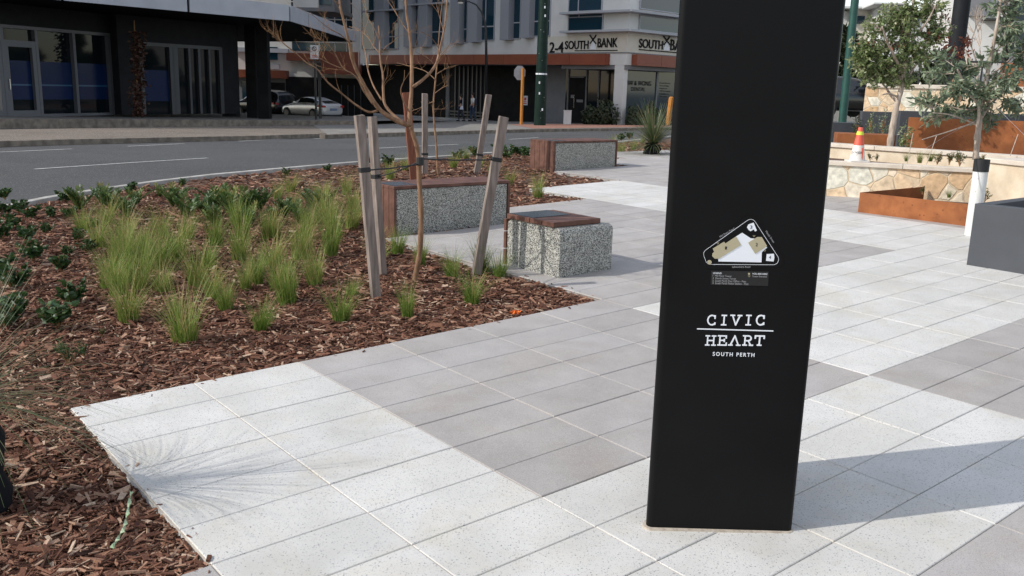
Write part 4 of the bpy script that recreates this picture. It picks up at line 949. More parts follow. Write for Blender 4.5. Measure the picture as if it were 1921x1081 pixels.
# climbing plant in the corner
C = []; D = []; W = []; t = []; b_ = AT(259, 217, LB.P.y-1.2)
for i in range(700):
    h = rnd.random(); p = AT(259+4*h*0, 217-(217-60)*h, LB.P.y-1.3)+Vector((rnd.gauss(0,.13), rnd.gauss(0,.12), 0)); C.append(p); D.append((rnd.uniform(-1,1), rnd.uniform(-1,.3), rnd.uniform(-.8,.4))); t.append(rnd.random())
V, Fq, Tt = leafset(C, D, [.16]*700, [.09]*700, t, .1, 5)
cp_ = thing('climbing_plant', 'dark reddish climbing plant up the corner of the dark building', 'plant', b_); me = npmesh('leaves', V, Fq, Tt); link('leaves', me, M_['vine_leaf'], cp_)
mb = MB(); mb.tube([b_, b_+Vector((0,.05,1.5)), b_+Vector((.05,.05,3.6))], [.05,.04,.02], 6); mb.build('stem', M_['twig'], cp_)
# ------------------------------------------------------------------ white corner building with orange canopy
CX = AT(1169, 232, 54); CF = Face(CX, (-.72, .69)); CR = Face(CX, (.69, .72)); gz = T(CX.x, CX.y)-.35
ob = thing('office_building', 'white office building on the corner with orange canopy and raised black lettering', 'building', (CX.x, CX.y, T(CX.x, CX.y)))
uL = CF.hit(676, 130)[0]; zw = CF.hit(1166, 122)[1]; ztop = 13.5
uR = CR.hit(1500, 100)[0]
mb = MB(); CF.box(mb, 0, uL, zw, ztop, -.35, 0); CR.box(mb, .35, uR, zw, ztop, -.35, -.001); mb.build('upper_wall', M_['render_white'], ob)
mb = MB(); CF.box(mb, .38, uL, zw-.02, zw+.25, -6, -.355); CR.box(mb, .36, uR, zw-.02, zw+.23, -6, -.36); mb.build('ground_floor_ceiling', M_['wall_mid'], ob)
# sign band behind letters
zs0, zs1 = CF.hit(1150, 98)[1], CF.hit(1150, 66)[1]
mb = MB(); CF.box(mb, .05, CF.hit(1026, 90)[0], zs0, zs1, .001, .02); CR.box(mb, .05, uR, zs0, zs1, .001, .02); mb.build('sign_band', M_['render_cream'], ob)
mb = MB(); CF.box(mb, -.03, CF.hit(1026,98)[0], zs0-.06, zs0-.002, .0, .06); CR.box(mb, .0, uR, zs0-.06, zs0-.002, .002, .06); mb.build('grey_strip', M_['wall_mid'], ob)  # raised grey strip below the sign band
# the left face runs away from the corner to the left, so letters are laid along -D there
CFt = Face(CX, (.72, -.69))
def letters(F, body, x0, y0, x1, y1, bold=.012): return ftext(F, body, x0, y0, x1, y1, .06, M_['wall_black'], ob, 'lettering', .02, bold=bold)
letters(CFt, '2-4', 1031, 79, 1057, 99); letters(CFt, 'SOUTH', 1060, 76.5, 1104, 92.5); letters(CFt, 'BANK', 1121, 71.5, 1158.5, 89)
letters(CR, 'SOUTH', 1199, 74.5, 1244, 91.5); letters(CR, 'BANK', 1258, 76, 1300, 96)
mb = MB(); CFt.pbox(mb, 1078, 94.2, 1158, 95.6, .02, .06); mb.build('underline', M_['wall_black'], ob)
mb = MB(); CR.pbox(mb, 1199, 96.2, 1300, 98, .02, .06); mb.build('underline', M_['wall_black'], ob)
def mill(F, x, y, s=1):                                # windmill emblem between the words
    mb = MB(); F.pbox(mb, x-5.2*s, y+9*s, x+5.2*s, y+16*s, .02, .05)
    q = [F.hit(x-3.6*s, y+9*s, .05), F.hit(x+3.6*s, y+9*s, .05), F.hit(x+2.6*s, y-1*s, .05), F.hit(x, y-4*s, .05), F.hit(x-2.6*s, y-1*s, .05)]
    vs = [F.pt(u, z, .02) for u, z in q] + [F.pt(u, z, .052) for u, z in q]; n = 5
    mb.add(vs, [tuple(range(n-1,-1,-1)), tuple(range(n,2*n))] + [(i,(i+1)%n,n+(i+1)%n,n+i) for i in range(n)])
    e = mb.build('windmill_emblem', M_['sign_white'], ob)
    mb = MB()
    for dx, dy in ((-6,-9),(6,-9),(-5.5,7),(5.5,7)):
        a = F.hit(x, y-2*s, .06); b = F.hit(x+dx*s, y-2*s+dy*s, .06); mb.tube([F.pt(*a, .065), F.pt(*b, .065)], .045, 4)
    mb.build('sails', M_['wall_black'], e)
mill(CFt, 1112.5, 77); mill(CR, 1251, 79)
# sun shades wrapping the corner
for yc in (22.5, 58.5):
    z = CF.hit(1167, yc, 0)[1]; a = CF.hit(1049, yc+10, .7)[0]; b = CR.hit(1290, yc+14, .7)[0]
    P = [CF.pt(a, 0, .0), CF.pt(a, 0, .7), CX+(CF.N+CR.N)*.7, CR.pt(b, 0, .7), CR.pt(b, 0, 0), CX+Vector((0,0,0))]
    mb = MB(); mb.prism([(p.x, p.y) for p in P], z-.06, z+.06); mb.build('sun_shade', M_['fin_grey'], ob)
def win(F, x0, y0, x1, y1, nm='window', tr=None, mull=(), m='glass_blue'):
    mb = MB(); u0, u1, z0, z1 = F.rect(x0, y0, x1, y1, .05); F.box(mb, u0, u1, z0, z1, .001, .05); o = mb.build(nm, M_[m], ob)
    mb = MB(); w_ = .05; lo, hi = min(u0,u1), max(u0,u1)
    F.box(mb, lo-w_, lo, z0-w_, z1+w_, .001, .09); F.box(mb, hi, hi+w_, z0-w_, z1+w_, .001, .09); F.box(mb, lo, hi, z0-w_, z0, .001, .088); F.box(mb, lo, hi, z1, z1+w_, .001, .088)
    if tr is not None: zt_ = F.hit((x0+x1)/2, tr, .08)[1]; F.box(mb, lo, hi, zt_-.035, zt_+.035, .051, .085)
    for xm in mull: um = F.hit(xm, (y0+y1)/2, .08)[0]; F.box(mb, um-.03, um+.03, z0, z1, .051, .083)
    mb.build('frame', M_['fin_grey'], o); return o
def fin(F, x0, x1, y0, y1, d=.55): mb = MB(); F.pbox(mb, x0, y0, x1, y1, .0, d); mb.build('vertical_fin', M_['louvre_grey'], ob)
win(CFt, 1068, 27, 1130, 30+1, tr=None, mull=(1086,)); win(CFt, 1069, -60, 1130, 20, mull=(1086,)); win(CFt, 1067, 33, 1130, 57)
win(CR, 1203, -60, 1300, 22); win(CR, 1200, 35, 1300, 60)
for x0, x1, yb, tr in ((722,747,91,69),(679,702,92,None),(804,831,84,60),(772,784,86,62),(895,928,75,50),(862,877,79,55),(995,1033,67,40),(957,977,72,43)):
    win(CFt, x0, -80, x1, yb, tr=tr, mull=((x0+x1)/2,) if x1-x0 > 28 else ())
for x0, x1, yb in ((703,720,92),(757,771,88),(785,801,88),(845,861,82),(878,895,79),(939,955,75),(978,994,71)): fin(CFt, x0, x1, -80, yb)
for x0, x1, y in ((679,747,18),(757,831,6)):
    mb = MB(); CFt.pbox(mb, x0, y, x1, y+3, .0, .6); mb.build('shelf_shade', M_['fin_grey'], ob)
# orange canopies (1.2 m deep)
for F, x0, x1, ya, yb_, xr in ((CFt, 692, 836, 119, 136, None), (CFt, 837, 1136, 101, 122, None), (CR, 1195, 1400, 101, 123, None)):
    out_ = .4; za = F.hit(x1 if F is CFt else x0, ya, out_)[1]; zb_ = F.hit(x1 if F is CFt else x0, yb_, out_)[1]
    if x1 == 836: za, zb_ = CFt.hit(1136, 101, out_)[1], CFt.hit(1136, 122, out_)[1]
    u0, u1 = F.hit(x0, (ya+yb_)/2, out_)[0], F.hit(x1, (ya+yb_)/2, out_)[0]; n = max(1, int((u1-u0)/2.4))
    mb = MB(); F.box(mb, u0+.02, u1-.02, zb_+.03, za-.03, .0, out_-.02); cpy = mb.build('canopy', M_['canopy_orange'], ob)
    for i in range(n):
        a = u0+(u1-u0)*i/n; b = u0+(u1-u0)*(i+1)/n; mb = MB(); F.box(mb, a+.012, b-.012, zb_, za, out_-.02, out_); mb.build('canopy_panel', M_['canopy_orange'], cpy)
    mb = MB(); F.box(mb, u1-.02, u1, zb_, za, 0, out_-.021); mb.build('canopy_end', M_['canopy_orange'], cpy)
# ground floor, 2.6 m back
RC = 2.6
def rbox(F, x0, x1, y0, m, nm, o=-RC, d=.1, yb=None, par=None):
    mb = MB(); u0, u1 = F.hit(x0, 200, o)[0], F.hit(x1, 200, o)[0]
    z0 = gz if yb is None else F.hit((x0+x1)/2, yb, o)[1]; z1 = zw if y0 is None else F.hit((x0+x1)/2, y0, o)[1]
    F.box(mb, u0, u1, z0, z1, o-d, o); return mb.build(nm, M_[m], par or ob)
rbox(CFt, 660, 838, None, 'wall_black', 'ground_floor_wall'); rbox(CFt, 838, 915, None, 'facade_dark', 'ground_floor_wall'); rbox(CFt, 915, 1016, None, 'wall_black', 'ground_floor_wall')
rbox(CFt, 1016, 1060, None, 'wall_mid', 'ground_floor_wall'); rbox(CFt, 1060, 1150, None, 'glass', 'shop_window'); rbox(CR, 1160, 1400, None, 'glass_blue', 'shop_window', o=-1.0)
for x in range(852, 914, 8): rbox(CFt, x, x+2.2, None, 'alu_dark', 'batten', o=-RC+.08, d=.07)
rbox(CFt, 836, 842, None, 'wall_mid', 'pilaster', o=-RC+.1)
for k in range(3): rbox(CFt, 843, 912, 209+k*6, 'alu_dark', 'plinth_step', o=-RC+.3-.06*k, d=.1, yb=212+k*6)
for x in (1064, 1098, 1121): rbox(CFt, x-1.4, x+1.4, None, 'alu_frame', 'mullion', o=-RC+.06)
d_ = rbox(CFt, 1066, 1097, 146, 'wall_black', 'door', o=-RC+.05, d=.04); mb = MB(); u, z = CFt.hit(1077, 192, -RC+.12); mb.tube([CFt.pt(u, z-.35, -RC+.14), CFt.pt(u, z+.4, -RC+.14)], .03, 6); mb.build('handle', M_['chrome'], d_)
rbox(CFt, 1068, 1094, 143, 'alu_frame', 'transom', o=-RC+.08, yb=146); rbox(CFt, 1070, 1077, 178, 'wall_mid', 'door_notice', o=-RC+.07, d=.01, yb=184); rbox(CFt, 1081, 1093, 187, 'wall_mid', 'door_notice', o=-RC+.075, d=.01, yb=192)
rbox(CR, 1229, 1232, None, 'alu_frame', 'mullion', o=-.95)
CRg = CR
def gl_text(body, x0, y0, x1, y1, m='wall_black'): return ftext(CR, body, x0, y0, x1, y1, -.97, M_[m], ob, 'lettering', .002, bold=.005)
gl_text('LAW & WONG', 1172, 152, 1222, 160.5); gl_text('DENTAL', 1185, 164, 1211, 171)
for k in range(6): gl_text(['General Dentistry','Crowns & Bridges','Implants','Whitening','Children','Emergency'][k], 1238, 155+k*5, 1258-(k%3)*3, 158+k*5)
mb = MB(); CFt.box(mb, -.84, -.16, gz, zw, -.40, -.012); mb.build('corner_column', M_['render_white'], ob, bev=.01)
mb = MB(); CFt.box(mb, -5, -.02, zw-.25, zw-.021, -6, -.05); mb.build('soffit', M_['wall_mid'], ob)
# ------------------------------------------------------------------ wing behind, partly sunlit
WF = Face(AT(560, 225, 75), (1, .06)); wg = thing('wing_building', 'pale building with blue windows and orange panels seen past the dark canopy', 'building', AT(560, 225, 75))
def wb(x0, y0, x1, y1, m, nm, o1=.1, o0=0., par=None): mb = MB(); WF.pbox(mb, x0, y0, x1, y1, o0, o1); return mb.build(nm, M_[m], par or wg)
mb = MB(); WF.pbox(mb, 380, -220, 672, 240, -8, 0); mb.build('main_wall', M_['render_white'], wg)
wn_ = wb(545, -160, 664, 97, 'glass_blue', 'window')
for x in (596, 626, 648): wb(x, -160, x+1.6, 97, 'render_white', 'frame', .16, .1, wn_)
for y in (-20, 4, 24, 35, 78): wb(545, y, 664, y+2, 'render_white', 'frame', .158, .1, wn_)
wb(660, -200, 679, 122, 'render_white', 'white_pier', 1.2); wb(537, 100, 606, 114, 'canopy_orange', 'orange_panel', 1.6); wb(420, 131, 537, 146, 'canopy_orange', 'orange_panel', 1.2)
wb(597, 97, 672, 139, 'canopy_orange', 'orange_panel', 2.6); wb(537, 146, 700, 232, 'wall_black', 'ground_floor_wall', .3); wb(425, 146, 545, 232, 'wall_mid', 'ground_floor_wall', .2)
wb(455, 152, 468, 232, 'glass_blue', 'window', .4, .2); wb(488, 88, 520, 112, 'glass_blue', 'window', .3); wb(504, 120, 524, 130, 'louvre_grey', 'vent', .2)
wb(430, 90, 540, 98, 'fascia', 'ledge', .4); wb(500, 155, 534, 200, 'wall_black', 'roller_door', .4, .2)
for x in (640, 652, 664, 676): wb(x, 160, x+1.4, 228, 'alu_dark', 'mullion', .4, .3)
rb = thing('roof_block', 'white and grey upper block rising above the left canopy', 'building', AT(590, 20, 68)); RF = Face(AT(590, 20, 66), (1, -.05))
mb = MB(); RF.pbox(mb, 548, -160, 596, 14, -5, 0); mb.build('white_wall', M_['render_white'], rb)
mb = MB(); RF.pbox(mb, 596.2, -160, 626, 16, -5, -.02); g_ = mb.build('grey_wall', M_['wall_mid'], rb)
for y in (-12, 0): mb = MB(); RF.pbox(mb, 599, y, 622, y+9, -.02, .05); mb.build('window', M_['glass_blue'], rb)
mb = MB(); RF.pbox(mb, 540, 14.2, 628, 21, -5, .5); mb.build('roof_slab', M_['wall_mid'], rb)
# ------------------------------------------------------------------ street things
def pole_thing(nm, lab, cat, px, py, Y=None, dz=0, grp=None):
    p = G(px, py, dz) if Y is None else AT(px, py, Y); return thing(nm, lab, cat, p, grp), p
gp, p = pole_thing('power_pole', 'thick dark green steel pole with a white band in front of the orange canopy', 'pole', 1012.5, 236, 49)
tp = AT(1018, 0, 49); tp = Vector((p.x, p.y, tp.z)); mb = MB(); mb.tube([p-Vector((0,0,.2)), p+Vector((0,0,4)), Vector((p.x,p.y,11))], [.335,.29,.22], 10); mb.build('shaft', M_['pole_green'], gp, smooth=True)
zz = AT(1015, 139, 49).z; mb = MB(); mb.lathe([(.305,-.04),(.305,.04)], (p.x, p.y, zz), 16); mb.build('white_band', M_['sign_white'], gp)
for y, dx in ((155,-.1),(175,-.08),(205,.1),(14,.05),(30,.08)): mb = MB(); q = AT(1014, y, 49); mb.box(p.x+dx-.035, p.x+dx+.035, p.y-.325, p.y-.29, q.z-.07, q.z+.05); mb.build('sticker_scrap', M_['sign_white'], gp)
ss, p = pole_thing('stop_sign', 'back of an octagonal sign on an orange post left of the green pole', 'sign', 978, 230, 50)
mb = MB(); mb.tube([p-Vector((0,0,.1)), Vector((p.x,p.y,AT(974,128,50).z))], .085, 8); mb.build('post', M_['pole_orange'], ss)
c = AT(975, 137, 50.2); r_ = 10.6/FPX*50; mb = MB(); n = 8; ring = [(c.x+r_*1.06*math.cos(R(22.5+45*i)), c.z+r_*1.3*math.sin(R(22.5+45*i))) for i in range(8)]
mb.add([(x, c.y, z) for x, z in ring]+[(x, c.y+.02, z) for x, z in ring], [tuple(range(8)), tuple(range(15,7,-1))]+[((i+1)%8,i,8+i,8+(i+1)%8) for i in range(8)]); mb.build('octagon_plate', M_['sign_back'], ss)
ns, p = pole_thing('no_parking_sign', 'small white no parking sign on a dark pole in front of the silver coupe', 'sign', 593, 223, 43)
mb = MB(); mb.tube([p-Vector((0,0,.1)), Vector((p.x,p.y,AT(590,100,43).z))], .05, 8); mb.build('post', M_['pole_black'], ns)
c = AT(590, 98, 42.9); mb = MB(); mb.box(c.x-.19, c.x+.19, c.y-.01, c.y+.01, c.z-.31, c.z+.31); pl = mb.build('plate', M_['sign_white'], ns)
mb = MB(); cc = Vector((c.x, c.y-.02, c.z+.15)); ringp = [(cc.x+.09*math.cos(i*math.pi/8), cc.y, cc.z+.09*math.sin(i*math.pi/8)) for i in range(17)]; mb.tube(ringp, .016, 4); mb.tube([(cc.x-.06,cc.y,cc.z+.06),(cc.x+.06,cc.y,cc.z-.06)], .014, 4); mb.build('prohibition_ring', M_['sign_black'], pl)
for dz in (-.14, -.22): mb = MB(); mb.box(c.x-.13, c.x+.12, c.y-.014, c.y-.011, c.z+dz-.02, c.z+dz+.02); mb.build('text_line', M_['notice_red'], pl)
p2, p = pole_thing('sign_pole', 'plain dark pole just right of the white no parking sign', 'pole', 601, 221, 46)
mb = MB(); mb.tube([p-Vector((0,0,.1)), Vector((p.x,p.y,AT(600,112,46).z))], [.07,.06], 8); mb.build('post', M_['pole_black'], p2); mb = MB(); mb.box(p.x-.1,p.x+.1,p.y-.12,p.y,AT(600,150,46).z,AT(600,118,46).z); mb.build('box_fitting', M_['pole_black'], p2)
sl, p = pole_thing('street_lamp', 'dark curved arm street lamp with glass globe before the office windows', 'street lamp', 912.5, 227, 57)
mb = MB(); arm = [(912.5,227),(912,60),(909,38),(903,22),(893,9),(880,3),(872,3)]; mb.tube([AT(x, y, 57) for x, y in arm], [.10,.075,.06,.05,.045,.04,.04], 8); mb.build('post', M_['pole_black'], sl, smooth='all')
q = AT(864, 4, 57); mb = MB(); mb.lathe([(.02,.18),(.16,.14),(.2,.02),(.19,0)], q, 12); mb.build('lamp_cap', M_['pole_black'], sl, smooth=True); mb = MB(); mb.lathe([(.17,-.01),(.15,-.09),(.06,-.13)], q, 12); mb.build('lamp_globe', M_['lamp_glass'], sl, smooth=True)
ub, p = pole_thing('utility_box', 'small white cabinet beside the shop door under the white column building', 'cabinet', 1064, 230, 53.5)
mb = MB(); mb.box(p.x-.22, p.x+.22, p.y-.15, p.y+.15, p.z-.1, p.z+.66); mb.build('cabinet', M_['render_white'], ub, bev=.015); mb = MB(); mb.box(p.x-.24, p.x+.24, p.y-.17, p.y+.17, p.z+.66, p.z+.70); mb.build('lid', M_['render_white'], ub)
bo, p = pole_thing('marker_post', 'orange marker post partly hidden behind the black pylon', 'post', 1253, 231, 46)
mb = MB(); mb.tube([p-Vector((0,0,.1)), p+Vector((.09,0,1.25))], .12, 8); mb.build('post', M_['pole_orange'], bo); mb = MB(); mb.tube([p+Vector((.088,0,1.25)), p+Vector((.09,0,1.29))], [.12,.06], 8); mb.build('cap', M_['pole_orange'], bo)
u, z = CFt.hit(985.5, 189, -RC+.02); mb = MB(); CFt.box(mb, u-.21, u+.21, z-.3, z+.32, -RC+.005, -RC+.03); nb = mb.build('wall_notice', M_['sign_white'], None); tag(nb, 'small red and white notice on the dark wall behind the orange post', 'notice')
mb = MB(); CFt.box(mb, u-.1, u+.1, z+.02, z+.2, -RC+.031, -RC+.034); CFt.box(mb, u-.15, u+.15, z-.22, z-.16, -RC+.031, -RC+.034); CFt.box(mb, u-.15, u+.15, z-.1, z-.05, -RC+.031, -RC+.034); mb.build('red_print', M_['notice_red'], nb)
def bush(nm, lab, c, rx, ry, rz, n, L, W, m, seed, grp=None, cat='shrub', tint=(0,1)):
    r = np.random.RandomState(seed); P = r.normal(size=(n,3)); P /= np.linalg.norm(P, axis=1)[:,None]; P *= (r.uniform(.35,1,n)**.5)[:,None]
    lump = 1+.18*np.sin(P[:,0]*5+seed)+.15*np.sin(P[:,2]*7+seed*2); P = P*lump[:,None]*np.array([rx,ry,rz]); P[:,2] = np.abs(P[:,2]+rz*.55)-.02; D = r.normal(size=(n,3)); D[:,2] += .3
    V, Fq, Tt = leafset(P+np.array(c), D, L*r.uniform(.6,1.2,n), W*r.uniform(.6,1.2,n), r.uniform(*tint, n), .15, seed)
    t = thing(nm, lab, cat, c, grp); link('leaves', npmesh('leaves', V, Fq, Tt), M_[m], t)
    mb = MB(); 
    for k in range(5): a = k*1.26; mb.tube([c, Vector(c)+Vector((math.cos(a)*rx*.3, math.sin(a)*ry*.3, rz*.8))], [.03*rz, .015*rz], 5)
    mb.build('stems', M_['twig'], t); return t
for x, Y, s_, lab in ((1108,54.5,.75,'dark shrub against the shop window just left of the white corner column'),(1135,54,.95,'taller dark shrub beside the left edge of the white corner column'),(1190,54,.75,'dark shrub below the lettered glass, right of the white corner column'),(1222,55,.85,'dark shrub right of the lettered glass, near the orange marker post')):
    bush('window_shrub', lab, AT(x, 233, Y), s_*.8, s_*.7, s_*.95, 700, .22, .12, 'dark_leaf', int(x), 'dark shrubs at the shop window')
# ------------------------------------------------------------------ people
def skin(name, V, E, Rd, m, par, lv=1):
    me = bpy.data.meshes.new(name); me.from_pydata(V, E, []); o = bpy.data.objects.new(name, me); COL.objects.link(o)
    s_ = o.modifiers.new('s', 'SKIN'); s_.use_smooth_shade = True
    for i, sv in enumerate(me.skin_vertices[0].data): sv.radius = (Rd[i], Rd[i]) if not hasattr(Rd[i], '__len__') else Rd[i]; sv.use_root = i == 0
    o.modifiers.new('u', 'SUBSURF').levels = lv; bpy.context.view_layer.update()
    m2 = bpy.data.meshes.new_from_object(o.evaluated_get(bpy.context.evaluated_depsgraph_get())); bpy.data.objects.remove(o)
    return link(name, m2, m, par, smooth='all', local=True)
def person(lab, base, yaw, hgt, shirt, trous, hairm, stride, pack=None):
    t = thing('person', lab, 'person', base); t.rotation_euler = (0,0,yaw); k = hgt/1.75; S = lambda v: tuple(c*k for c in v)
    V = [(0,0,.95),(0,0,1.15),(0,0,1.38),(0,.01,1.5),(0,.02,1.56),(0,.03,1.66),(0,.01,1.73),
         (.17,0,1.42),(.21,-.04*stride,1.16),(.2,.12*stride,.94),(.2,.17*stride,.84),(-.17,0,1.42),(-.21,.05*stride,1.16),(-.2,.0,.95),(-.2,.06,.86),
         (.1,0,.9),(.11,.14*stride,.5),(.11,.10*stride,.09),(.11,.26*stride,.04),(-.1,0,.9),(-.11,-.06*stride,.5),(-.11,-.28*stride,.12),(-.11,-.18*stride,.04)]
    E = [(0,1),(1,2),(2,3),(3,4),(4,5),(5,6),(2,7),(7,8),(8,9),(9,10),(2,11),(11,12),(12,13),(13,14),(0,15),(15,16),(16,17),(17,18),(0,19),(19,20),(20,21),(21,22)]
    Rd = [(.15,.10),(.13,.10),(.16,.11),.055,.055,.09,.07,.055,.045,.035,.03,.055,.045,.035,.03,.085,.06,.04,.035,.085,.06,.04,.035]
    skin('body', [S(v) for v in V], E, [tuple(c*k for c in r) if hasattr(r, '__len__') else r*k for r in Rd], M_['skin'], t)
    sv = [0,1,2,7,8,11,12]; mp2 = {v:i for i, v in enumerate(sv)}; g = 1.13
    skin('shirt', [S(V[i]) for i in sv], [(mp2[a],mp2[b]) for a, b in E if a in mp2 and b in mp2], [tuple(c*k*g for c in Rd[i]) if hasattr(Rd[i], '__len__') else Rd[i]*k*1.3 for i in sv], M_[shirt], t)
    sv = [0,15,16,17,19,20,21]; mp2 = {v:i for i, v in enumerate(sv)}
    skin('trousers', [S(V[i]) for i in sv], [(mp2[a],mp2[b]) for a, b in E if a in mp2 and b in mp2], [tuple(c*k*1.1 for c in Rd[i]) if hasattr(Rd[i], '__len__') else Rd[i]*k*1.3 for i in sv], M_[trous], t)
    mb = MB(); mb.lathe([(.02,.125),(.06,.115),(.09,.08),(.102,.03),(.1,-.02),(.08,-.05)], (0,-.01*1,1.665*k), 12); mb.build('hair', M_[hairm], t, smooth=True, local=True)
    mb = MB()
    for i in (17, 21): x, y, z = V[i]; mb.box((x-.045)*k, (x+.045)*k, (y-.05)*k, (y+.17)*k, (V[i][2]-.1)*k+.02, (V[i][2])*k)
    mb.build('shoes', M_['cloth_black'], t, bev=.01, local=True)
    if pack: mb = MB(); mb.box(-.14*k, .14*k, -.27*k, -.12*k, 1.02*k, 1.42*k); pk = mb.build(pack[0], M_[pack[1]], t, bev=.04, local=True)
    return t
b = AT(886, 228, 59.5); person('person in pale shirt and blue jeans wearing a dark backpack, walking under the canopy', b, R(115), 1.78, 'render_white', 'jeans', 'hair', .6, ('backpack', 'bag_navy'))
b = AT(864, 228, 60); pr_ = person('person in dark clothes walking ahead, carrying a small white bag', b, R(105), 1.7, 'cloth_black', 'bag_navy', 'hair', .9)
bg_ = thing('shoulder_bag', 'small white bag hanging at the side of the darkly dressed person', 'bag', AT(866, 203, 59.7)); q = AT(866, 203, 59.7)
mb = MB(); mb.hexa([(q.x-.14,q.y-.05,q.z-.08),(q.x+.12,q.y-.05,q.z-.1),(q.x+.12,q.y+.05,q.z-.1),(q.x-.14,q.y+.05,q.z-.08)], [(q.x-.03,q.y-.04,q.z+.14),(q.x+.08,q.y-.04,q.z+.15),(q.x+.08,q.y+.04,q.z+.15),(q.x-.03,q.y+.04,q.z+.14)]); mb.build('pouch', M_['shirt_white'], bg_, bev=.02)
mb = MB(); mb.tube([(q.x+.05,q.y,q.z+.15),(q.x+.07,q.y,q.z+.65)], .012, 5); mb.build('strap', M_['shirt_white'], bg_)
# ------------------------------------------------------------------ cars
def car(lab, base, yaw, st, mbody, wx, wr, glass, W, tails, name='parked_car', rails=False):
    t = thing(name, lab, 'car', base, 'parked cars'); t.rotation_euler = (0,0,yaw)
    def ring(s_):                                      # (x, zbot, zbelt, zroof, half width belt, half width roof)
        x, zb_, zl, zr, wb_, wr_ = s_; h = [(.0,zb_),(wb_*.9,zb_),(wb_,zb_+(zl-zb_)*.35),(wb_*.985,zl-.06),(wb_*.94,zl),(wr_,zr-(zr-zl)*.12),(wr_*.82,zr-.005),(0,zr)]
        return [(x, y, z) for y, z in h] + [(x, -y, z) for y, z in h[-2:0:-1]]
    rg = [ring(s_) for s_ in st]; n = len(rg[0]); mb = MB(); mb.add([p for r_ in rg for p in r_], [(i*n+k, i*n+(k+1)%n, (i+1)*n+(k+1)%n, (i+1)*n+k) for i in range(len(rg)-1) for k in range(n)]+[tuple(range(n-1,-1,-1)), tuple((len(rg)-1)*n+k for k in range(n))])
    o = mb.build('body', M_[mbody], t, smooth='all', local=True); sb = o.modifiers.new('u', 'SUBSURF'); sb.levels = sb.render_levels = 2
    g0, g1 = glass
    def lerp(a, b, k): return Vector(a)*(1-k)+Vector(b)*k
    for s_ in (1, -1):                                 # side glass from belt to roof
        idx = (4, 5) if s_ > 0 else (n-4, n-5); P = []
        for i in range(g0, g1+1): P.append((lerp(rg[i][idx[0]], rg[i][idx[1]], .12), lerp(rg[i][idx[0]], rg[i][idx[1]], .88)))
        mb = MB(); vs = []; 
        for a, b in P: vs += [a+Vector((0,.012*s_,0)), b+Vector((0,.02*s_,0))]
        fs = [(2*i,2*i+2,2*i+3,2*i+1) for i in range(len(P)-1)]; mb.add(vs, fs); go = mb.build('side_window', M_['car_glass'], t, local=True)
        go.modifiers.new('t', 'SOLIDIFY').thickness = .02
    for a, b, nm in ((0, g0, 'rear_window'), (g1, g1+1, 'windscreen')):
        a = max(a, g0-1); mb = MB(); i0, i1 = (a, b); A_, B_ = Vector(rg[i0][7]), Vector(rg[i1][7]); wA, wB = rg[i0][6][1]*.98, rg[i1][6][1]*.98; nrm = Vector((-(B_.z-A_.z),0,B_.x-A_.x)).normalized()*.02
        P = [A_.lerp(B_,.1), A_.lerp(B_,.9)]; ws = (wA, wB); vs = []
        for q_, w_ in zip(P, ws): vs += [q_+Vector((0,-w_,-.015))+nrm, q_+Vector((0,0,.01))+nrm, q_+Vector((0,w_,-.015))+nrm]
        mb.add(vs, [(0,1,4,3),(1,2,5,4)]); go = mb.build(nm, M_['car_glass'], t, local=True); go.modifiers.new('t', 'SOLIDIFY').thickness = .02
    for x in wx:
        for s_ in (1, -1):
            mb = MB(); y0 = s_*(W/2-.1); mb.tube([(x,y0-.11*s_,wr),(x,y0+.09*s_,wr),(x,y0+.1*s_,wr)], [wr,wr,wr*.9], 20); wh = mb.build('wheel', M_['tyre'], t, smooth=True, local=True)
            mb = MB(); mb.tube([(x,y0+.1*s_,wr),(x,y0+.115*s_,wr)], [wr*.68,wr*.6], 10); mb.build('rim', M_['rim'], wh, local=True)
    xr = st[0][0]
    for s_ in (1, -1):
        mb = MB(); zl = tails[0]; mb.hexa([(xr+tails[2],s_*(W/2-.36),zl-.06),(xr+tails[2]+.02,s_*(W/2-.1),zl-.07),(xr+tails[2]+.1,s_*(W/2-.1),zl-.07),(xr+tails[2]+.1,s_*(W/2-.36),zl-.06)],
              [(xr+tails[2]+.03,s_*(W/2-.36),zl+.05),(xr+tails[2]+.05,s_*(W/2-.09),zl+.07),(xr+tails[2]+.13,s_*(W/2-.09),zl+.07),(xr+tails[2]+.13,s_*(W/2-.36),zl+.05)]); mb.build('tail_light', M_['lamp_red'], t, bev=.01, local=True)
        mb = MB(); mb.box(xr+tails[2]+.1, xr+tails[2]+.42, s_*(W/2-.03) if s_ > 0 else -(W/2+.0), s_*(W/2+.0) if s_ > 0 else -(W/2-.03), zl-.05, zl+.06); mb.build('tail_light', M_['lamp_red'], t, local=True)
    mb = MB(); mb.box(xr-.03, xr+.05, -.26, .26, tails[1]-.06, tails[1]+.06); mb.build('number_plate', M_['plate'], t, local=True)
    mb = MB(); mb.box(xr-.02, xr+.1, -W/2+.25, W/2-.25, .18, .3); mb.build('rear_valance', M_['tyre'], t, bev=.02, local=True)
    for s_ in (1, -1): mb = MB(); x = st[g1][0]+.15; mb.lathe([(.03,-.05),(.09,-.03),(.09,.05),(.03,.07)], (x, s_*(W/2+.06), st[g1][2]+.06), 8); mb.build('mirror', M_[mbody], t, smooth=True, local=True)
    return t
coupe = [(0,.30,.84,.86,.74,.60),(.12,.24,.93,.97,.84,.62),(.55,.2,.95,1.10,.90,.58),(1.15,.2,.95,1.29,.91,.55),(1.75,.2,.93,1.35,.91,.54),(2.3,.2,.91,1.30,.91,.56),(2.95,.2,.88,.96,.90,.62),(3.6,.2,.80,.83,.89,.6),(4.05,.22,.64,.67,.78,.55),(4.18,.3,.55,.57,.6,.45)]
